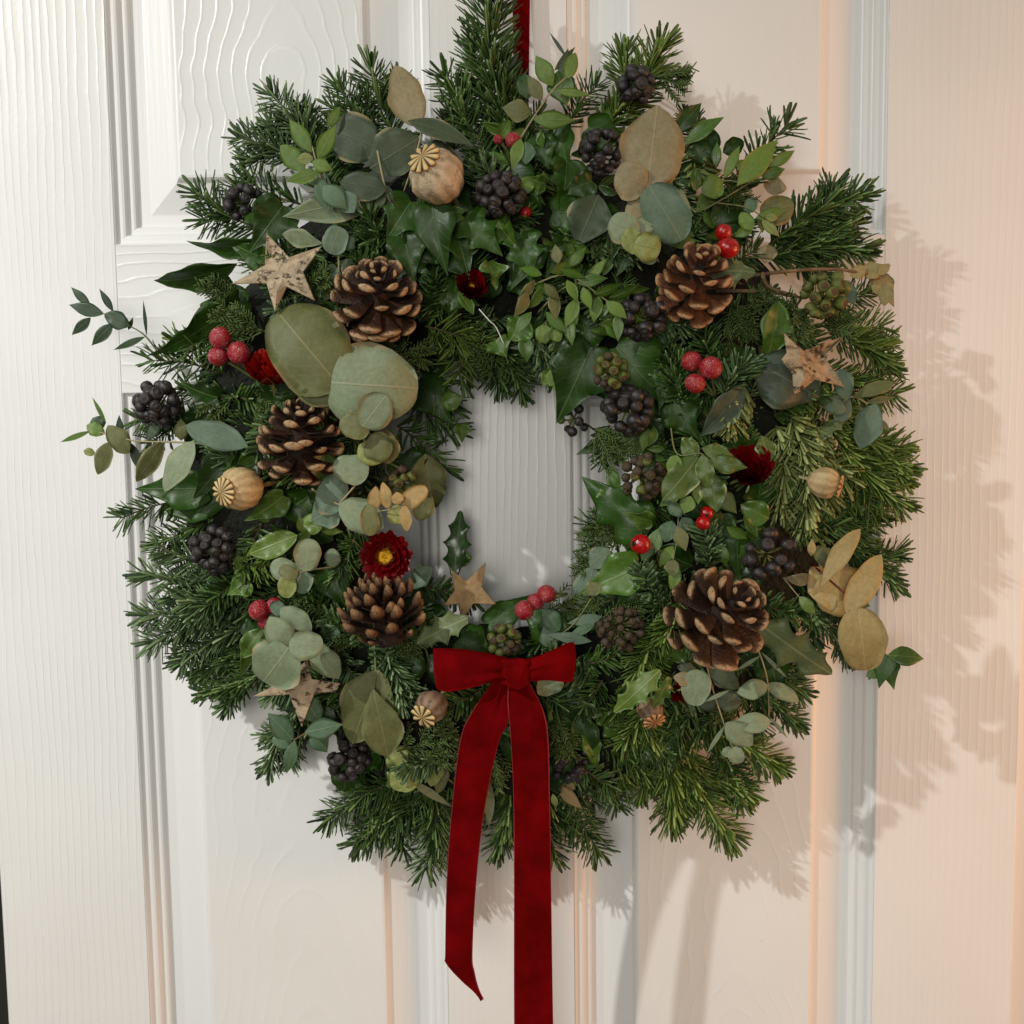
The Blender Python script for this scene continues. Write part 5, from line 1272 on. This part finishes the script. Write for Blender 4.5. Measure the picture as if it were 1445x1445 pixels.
pinecone(532, 420, 104, 60, 50, (0.12, 0.72, 0.68), 'brown open pine cone at the upper left beside the bark star', n=46, openk=1.12)
pinecone(424, 620, 100, 58, 58, (0.12, 0.92, 0.36), 'dark brown pine cone at the left above the tan poppy pod', n=48, openk=1.12, wk=0.9)
pinecone(540, 868, 104, 64, 54, (-0.28, 0.95, 0.10), 'brown pine cone under the yellow centred flower, tip pointing up', 'conep', n=60, openk=0.74, wk=0.58)
pinecone(983, 397, 104, 52, 62, (0.05, 0.62, 0.78), 'small chestnut pine cone at the upper right under the tan leaf', 'conec', n=42, openk=1.12)
pinecone(1016, 868, 104, 70, 62, (0.42, 0.60, 0.68), 'largest widely open pine cone at the lower right', n=44, openk=1.18)

# ------------------------------------------------------------------ bark stars
def star(px, py, d, pts, label, mat, side='wood', th=5.0, tilt=(0, 0)):
    """pts: outline pixels; tilt leans the front face (mm per pixel in x and y)"""
    c = P(px, py, d)
    V, F, mi = [], [], []
    n = len(pts)
    def ring_(k, dd):
        for x, y in pts:
            xx = px + (x - px) * k; yy = py + (y - py) * k
            V.append(A(P(xx, yy, d + dd + (x - px) * tilt[0] + (y - py) * tilt[1])) - A(c))
    ring_(0.93, -th); ring_(1.0, -th + 0.7); ring_(1.0, -0.7); ring_(0.96, 0.0); ring_(0.5, 0.5)
    for r in range(4):
        for j in range(n):
            F.append((r * n + j, (r + 1) * n + j, (r + 1) * n + (j + 1) % n, r * n + (j + 1) % n))
            mi.append(1 if r < 2 else 0)
    F.append(tuple(4 * n + j for j in range(n))); mi.append(0)
    F.append(tuple(reversed(range(n)))); mi.append(1)
    o = link('star_ornament', mesh('star_ornament', np.array(V), F, [MT[mat], MT[side]], smooth=False, mi=mi), None, c)
    tag(o, label, 'star', 'birch bark stars on the wreath')
    return o
star(393, 382, 102, [(376, 329), (408, 363), (455, 347), (428, 384), (445, 425), (405, 405), (388, 440), (376, 400), (326, 401), (374, 374)], 'birch bark star at the upper left with dark flecks', 'bark1', tilt=(0, .12))
star(1148, 512, 108, [(1106, 470), (1134, 495), (1192, 474), (1165, 505), (1192, 546), (1150, 536), (1120, 560), (1118, 528), (1102, 508), (1110, 498)], 'cracked bark star at the right edge of the wreath', 'bark2', tilt=(-.30, .12))
star(660, 832, 70, [(686, 793), (680, 828), (700, 853), (668, 852), (650, 880), (648, 852), (626, 855), (641, 833), (637, 804), (658, 820)], 'smooth tan wooden star at the bottom of the opening', 'wood')
star(421, 972, 98, [(434, 930), (440, 958), (480, 964), (474, 976), (444, 978), (426, 1026), (408, 980), (356, 983), (408, 956)], 'birch bark star at the lower left under pale grey leaves', 'bark1')

# ------------------------------------------------------------------ poppy pods
def poppy(px, py, r, d, axis, label, mat='pod', cmat='crown', cr=0.62, n=11, sc=0.74):
    m = mpp(d); c = P(px, py, d); R = r * m
    t = thing('poppy_pod', label, 'poppy pod', c, 'dried poppy pods on the wreath')
    ax = Vector((axis[0], -axis[2], axis[1])).normalized()
    q = ax.to_track_quat('Z', 'Y')
    prof = [(0.10, -1.12), (0.24, -1.06), (0.34, -0.98), (0.62, -0.82), (0.88, -0.5), (1.0, -0.1), (0.97, 0.28), (0.82, 0.6), (0.60, 0.82), (0.44, 0.92), (0.36, 1.0), (0.36, 1.06)]
    k = 44
    V, F = lathe(prof, k)
    ang = np.arctan2(V[:, 1], V[:, 0])
    amt = np.repeat([0, .01, .02, .03, .035, .035, .04, .05, .06, .05, .03, 0.0], k)
    f = 1 + amt * np.cos(ang * n)
    V[:, 0] *= f; V[:, 1] *= f
    p_ = RNG.uniform(0, 6.28, 4)
    dent = 1 + 0.035 * np.sin(2.3 * V[:, 0] + p_[0]) * np.cos(2.9 * V[:, 2] + p_[1]) + 0.03 * np.sin(4.1 * V[:, 1] + p_[2] + 2.2 * V[:, 2]) + 0.012 * np.sin(9 * V[:, 2] + 7 * V[:, 0] + p_[3])
    V[:, 0] *= dent; V[:, 1] *= dent
    o = link('capsule', mesh('capsule', V * R, F, MT[mat], tint=0.5 + 0.5 * np.cos(ang * n)), t)
    o.rotation_mode = 'QUATERNION'; o.rotation_quaternion = q
    # crown: scalloped disc with raised rays
    per = 8; k = n * per; rows = 7
    V, T = [], []
    for side in (1, 0):
        for i in range(rows):
            u = i / (rows - 1)
            for j in range(k):
                a = 2 * math.pi * j / k
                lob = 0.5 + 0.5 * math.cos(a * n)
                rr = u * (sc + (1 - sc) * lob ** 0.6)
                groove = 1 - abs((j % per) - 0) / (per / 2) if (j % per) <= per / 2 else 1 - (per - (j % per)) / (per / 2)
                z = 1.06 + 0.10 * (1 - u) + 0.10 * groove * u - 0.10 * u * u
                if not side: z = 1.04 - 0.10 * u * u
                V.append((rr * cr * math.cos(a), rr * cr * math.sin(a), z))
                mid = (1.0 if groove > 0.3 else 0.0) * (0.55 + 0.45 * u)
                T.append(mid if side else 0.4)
    g = np.arange(2 * rows * k).reshape(2 * rows, k)
    F = []
    for i in range(rows - 1):
        for j in range(k):
            F.append((g[i, j], g[i + 1, j], g[i + 1, (j + 1) % k], g[i, (j + 1) % k]))
            F.append((g[rows + i, j], g[rows + i, (j + 1) % k], g[rows + i + 1, (j + 1) % k], g[rows + i + 1, j]))
    for j in range(k):
        F.append((g[rows - 1, j], g[2 * rows - 1, j], g[2 * rows - 1, (j + 1) % k], g[rows - 1, (j + 1) % k]))
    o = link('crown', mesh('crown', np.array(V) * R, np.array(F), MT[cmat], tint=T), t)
    o.rotation_mode = 'QUATERNION'; o.rotation_quaternion = q
    p0 = A(ax) * -1.08 * R
    p1 = p0 - A(ax) * R * 0.6 + np.array((0, 0.006, 0)); p2 = p1 - A(ax) * R + np.array((0, 0.02, 0))
    V, F = tube(spline([p0, p1, p2], 8), 0.11 * R, 8)
    link('stalk', mesh('stalk', V, F, MT['pstem']), t)
poppy(617, 249, 37, 102, (-0.42, 0.48, 0.77), 'largest brown poppy pod at the top with a pale star crown', 'pod', cr=0.64, n=11)
poppy(339, 690, 31, 104, (-0.50, -0.06, 0.80), 'tan poppy pod at the left with a pale ribbed crown', 'podo', cr=0.66, n=13, sc=0.88)
poppy(609, 997, 23, 100, (-0.46, -0.40, 0.79), 'small rough poppy pod left of the ribbon with a gold crown', 'podb', cr=0.86, n=9)
poppy(1163, 681, 22, 96, (0.90, -0.22, 0.36), 'poppy pod at the right edge with an orange brown crown in profile', 'podo', 'crowno', cr=0.74, n=10)
poppy(917, 1003, 19, 84, (0.24, -0.62, 0.75), 'small dull brown poppy pod at the lower right below the lime holly leaf', 'podb', 'crowno', cr=0.9, n=10)

# ------------------------------------------------------------------ strawflowers
def petalmesh(mat):
    V, F = [], []
    rows, K = 7, 5
    for i in range(rows):
        u = i / (rows - 1)
        wv = 0.5 * math.sin(math.pi * (0.10 + 0.86 * u) ** 1.5) ** 0.7
        for j in range(K):
            v = -1 + 2 * j / (K - 1)
            V.append((u, wv * v * 0.62, 0.22 * u * u - 0.10 * v * v * wv))
    F = [(i * K + j, (i + 1) * K + j, (i + 1) * K + j + 1, i * K + j + 1) for i in range(rows - 1) for j in range(K - 1)]
    n = len(V)
    V = np.array(V); V2 = V - np.array((0, 0, 0.025))
    F = np.array(F)
    return mesh('petal', np.vstack((V, V2)), np.vstack((F, F[:, ::-1] + n)), MT[mat])
PM = {'petal': petalmesh('petal'), 'petalb': petalmesh('petalb')}
def flower(px, py, r, d, axis, label, mat='petal', open_=1.0, eye=0.34, rings=4):
    m = mpp(d); c = P(px, py, d); R = r * m
    t = thing('strawflower', label, 'flower', c, 'dark red strawflowers on the wreath')
    ax = nrm(np.array((axis[0], -axis[2], axis[1]), dtype=float))
    ref = np.array((0, 0, 1.0)) if abs(ax[2]) < 0.9 else np.array((1.0, 0, 0))
    e1 = nrm(np.cross(ref, ax)); e2 = np.cross(ax, e1)
    for k in range(rings):
        n = 22 - 3 * k
        f = k / max(1, rings - 1)
        op = math.radians((84 - 44 * f) * open_)
        l = R * (1.0 - 0.42 * f)
        for i in range(n):
            a = 2 * math.pi * (i + 0.5 * (k % 2)) / n + RNG.normal(0, .05)
            rad = math.cos(a) * e1 + math.sin(a) * e2
            o2 = op + RNG.normal(0, .06)
            dv = math.cos(o2) * ax + math.sin(o2) * rad
            upv = nrm(math.sin(o2) * ax - math.cos(o2) * rad)
            sd = np.cross(upv, dv)
            p = rad * R * 0.05 + ax * R * (0.02 + 0.10 * f)
            ll = l * RNG.uniform(.93, 1.05); ws = R * 0.66
            o = link('petal', PM[mat], t)
            o.matrix_local = Matrix(((dv[0] * ll, sd[0] * ws, upv[0] * ll, p[0]), (dv[1] * ll, sd[1] * ws, upv[1] * ll, p[1]), (dv[2] * ll, sd[2] * ws, upv[2] * ll, p[2]), (0, 0, 0, 1)))
    if eye:
        V, F = lathe([(0.01, 0.50), (0.10, 0.46), (0.16, 0.52), (0.30, 0.50), (0.40, 0.40), (0.42, 0.25), (0.30, 0.10)], 20)
        V = V * (1 + RNG.normal(0, .04, (len(V), 1)))
        V = V * np.array((eye / 0.40, eye / 0.40, 1.0)) * R
        o = link('flower_centre', mesh('flower_centre', V, F, MT['eye']), t)
        o.rotation_mode = 'QUATERNION'; o.rotation_quaternion = Vector(ax).to_track_quat('Z', 'Y')
    V, F = tube(np.array((np.zeros(3), -ax * R * 0.5 + np.array((0, .008, 0)), -ax * R * 0.8 + np.array((0, .024, 0)))), 2.4 * m, 6)
    link('stalk', mesh('stalk', V, F, MT['gstem']), t)
flower(546, 785, 37, 98, (0.0, 0.10, 1.0), 'open dark red strawflower with a yellow centre, left of the opening')
flower(384, 540, 46, 92, (0.10, 0.75, 0.62), 'bright red strawflower bud beside the large olive leaf', 'petalb', 0.62, 0)
flower(665, 412, 34, 80, (0.1, 0.30, 0.95), 'half closed red strawflower in shade at the top of the opening', 'petal', 0.5, 0.16)
flower(1056, 672, 46, 90, (-0.15, 0.55, 0.80), 'dark red strawflower at the right beside cream edged leaves', 'petal', 0.58, 0.0)
flower(958, 976, 18, 76, (0.1, 0.1, 1.0), 'small dark red strawflower at the lower right, deep among leaves', 'petal', 0.7, 0)

# ------------------------------------------------------------------ ribbons
def strip(rows, th=1.0, sub=10, across=14, crown=0.0, gather=(0, 0), ripple=0.0):
    """rows: ((xl, yl, dl), (xr, yr, dr)) across the ribbon; returns a closed sheet with real thickness"""
    l = spline([A(P(*r[0])) for r in rows], (len(rows) - 1) * sub + 1)
    r = spline([A(P(*q[1])) for q in rows], (len(rows) - 1) * sub + 1)
    n = len(l); K = across + 1
    t = np.linspace(0, 1, K)
    pts = l[:, None] * (1 - t)[None, :, None] + r[:, None] * t[None, :, None]
    du = np.gradient(pts, axis=0); dv = np.gradient(pts, axis=1)
    nn = nrm(np.cross(du, dv) + 1e-9)
    flip = np.sign(nn[..., 1].mean()) or 1
    pts = pts - nn * flip * (crown * np.sin(np.pi * t))[None, :, None] / 1000
    sr = np.linspace(0, 1, n)
    g_ = gather[0] * np.exp(-7 * sr) + gather[1] * np.exp(-7 * (1 - sr))
    ph = RNG.uniform(0, 6.28)
    fold = np.outer(g_, np.sin(2 * np.pi * 2.2 * t + ph) + 0.5 * np.sin(2 * np.pi * 3.7 * t + 1.3)) + ripple * np.outer(np.sin(sr * 9 + ph) , np.cos(np.pi * t)) + ripple * 0.6 * np.sin(np.add.outer(sr * 17, 4 * t))
    pts = pts + nn * fold[..., None] / 1000
    h = th / 2000.0
    e = np.ones(K); e[0] = e[-1] = 0.45
    Vf = (pts + nn * h * e[None, :, None]).reshape(-1, 3); Vb = (pts - nn * h * e[None, :, None]).reshape(-1, 3)
    g = np.arange(n * K).reshape(n, K); N = n * K
    q = np.stack((g[:-1, :-1], g[1:, :-1], g[1:, 1:], g[:-1, 1:]), -1).reshape(-1, 4)
    rim = []
    for i in range(n - 1):
        rim.append((g[i, 0], g[i, 0] + N, g[i + 1, 0] + N, g[i + 1, 0]))
        rim.append((g[i, -1], g[i + 1, -1], g[i + 1, -1] + N, g[i, -1] + N))
    for j in range(K - 1):
        rim.append((g[0, j], g[0, j + 1], g[0, j + 1] + N, g[0, j] + N))
        rim.append((g[-1, j], g[-1, j] + N, g[-1, j + 1] + N, g[-1, j + 1]))
    return np.vstack((Vf, Vb)), np.concatenate((q[:, ::-1], q + N, np.array(rim)))

bow = thing('ribbon_bow', 'dark red velvet bow with two long tails at the bottom of the wreath', 'bow', P(728, 940, 106))
def bowpart(name, rows, **k):
    V, F = strip(rows, **k)
    c = A(bow.location)
    link(name, mesh(name, V - c, F, MT['velvet']), bow)
    if name == 'tail':
        bag = Bag()
        for q in (0, 1):
            path = spline([A(P(*w_[q])) for w_ in rows], (len(rows) - 1) * 8 + 1)
            v, f = tube(path - c, 0.00042, 5)
            bag.add(v, f)
        link('edging', bag.mesh('edging', MT['edging']), bow)
bowpart('loop', [((732, 932, 112), (732, 962, 112)), ((700, 924, 118), (702, 961, 119)), ((660, 917, 121), (662, 971, 122)), ((628, 915, 117), (632, 976, 117)), ((614, 915, 108), (618, 973, 108)), ((618, 917, 98), (622, 970, 98)), ((650, 921, 91), (656, 966, 91)), ((690, 926, 92), (694, 958, 92)), ((730, 934, 98), (730, 960, 98))], crown=1.2, gather=(2.2, 0.8), ripple=0.5)
bowpart('loop', [((724, 932, 112), (724, 964, 112)), ((746, 930, 118), (746, 962, 118)), ((776, 919, 121), (774, 960, 121)), ((800, 908, 116), (800, 963, 116)), ((808, 906, 107), (809, 962, 107)), ((800, 909, 98), (802, 958, 98)), ((770, 922, 93), (772, 954, 93)), ((726, 934, 98), (726, 960, 98))], crown=1.2, gather=(2.2, 0.8), ripple=0.5)
bowpart('tail', [((708, 940, 104), (732, 944, 104)), ((694, 965, 109), (718, 968, 110)), ((668, 1003, 112), (717, 1016, 114)), ((650, 1045, 110), (702, 1052, 112)), ((638, 1145, 104), (682, 1149, 107)), ((631, 1245, 99), (671, 1249, 103)), ((629, 1345, 96), (666, 1345, 100)), ((630, 1358, 96), (669, 1372, 100)), ((654, 1385, 97), (675, 1395, 100)), ((679, 1407, 98), (682, 1410, 99))], crown=1.4, gather=(2.4, 0), ripple=0.7)
bowpart('tail', [((722, 940, 105), (742, 942, 105)), ((718, 966, 111), (748, 966, 111)), ((717, 995, 115), (766, 1003, 115)), ((721, 1035, 114), (773, 1042, 113)), ((725, 1120, 108), (775, 1120, 106)), ((726, 1250, 102), (777, 1250, 100)), ((726, 1400, 98), (779, 1400, 96)), ((727, 1560, 96), (782, 1560, 94))], crown=1.2, gather=(2.0, 0), ripple=0.7)
bowpart('knot', [((708, 928, 114), (712, 964, 117)), ((718, 930, 121), (721, 970, 123)), ((732, 929, 123), (733, 972, 124)), ((745, 931, 119), (743, 967, 121)), ((750, 933, 112), (747, 958, 114))], crown=0.6, th=1.6, gather=(1.6, 1.6), ripple=0.8)
hr_rows = [((722, -120, 10), (748, -120, 10)), ((723, -20, 12), (748, -20, 12)), ((724, 60, 14), (747, 60, 14)), ((726, 150, 20), (746, 150, 20)), ((727, 240, 28), (745, 240, 28))]
V, F = strip(hr_rows, crown=1.0)
c = A(P(735, 60, 14))
hr = link('hanging_ribbon', mesh('hanging_ribbon', V - c, F, MT['velvet']), None, Vector(c))
tag(hr, 'red velvet ribbon that holds up the wreath, at the top', 'ribbon')
# fine florist wire above the opening
stem(wreath, [(676, 436, 84), (690, 452, 84), (700, 462, 82), (711, 486, 80)], 0.9, 0.8, 'wire', 'wire')
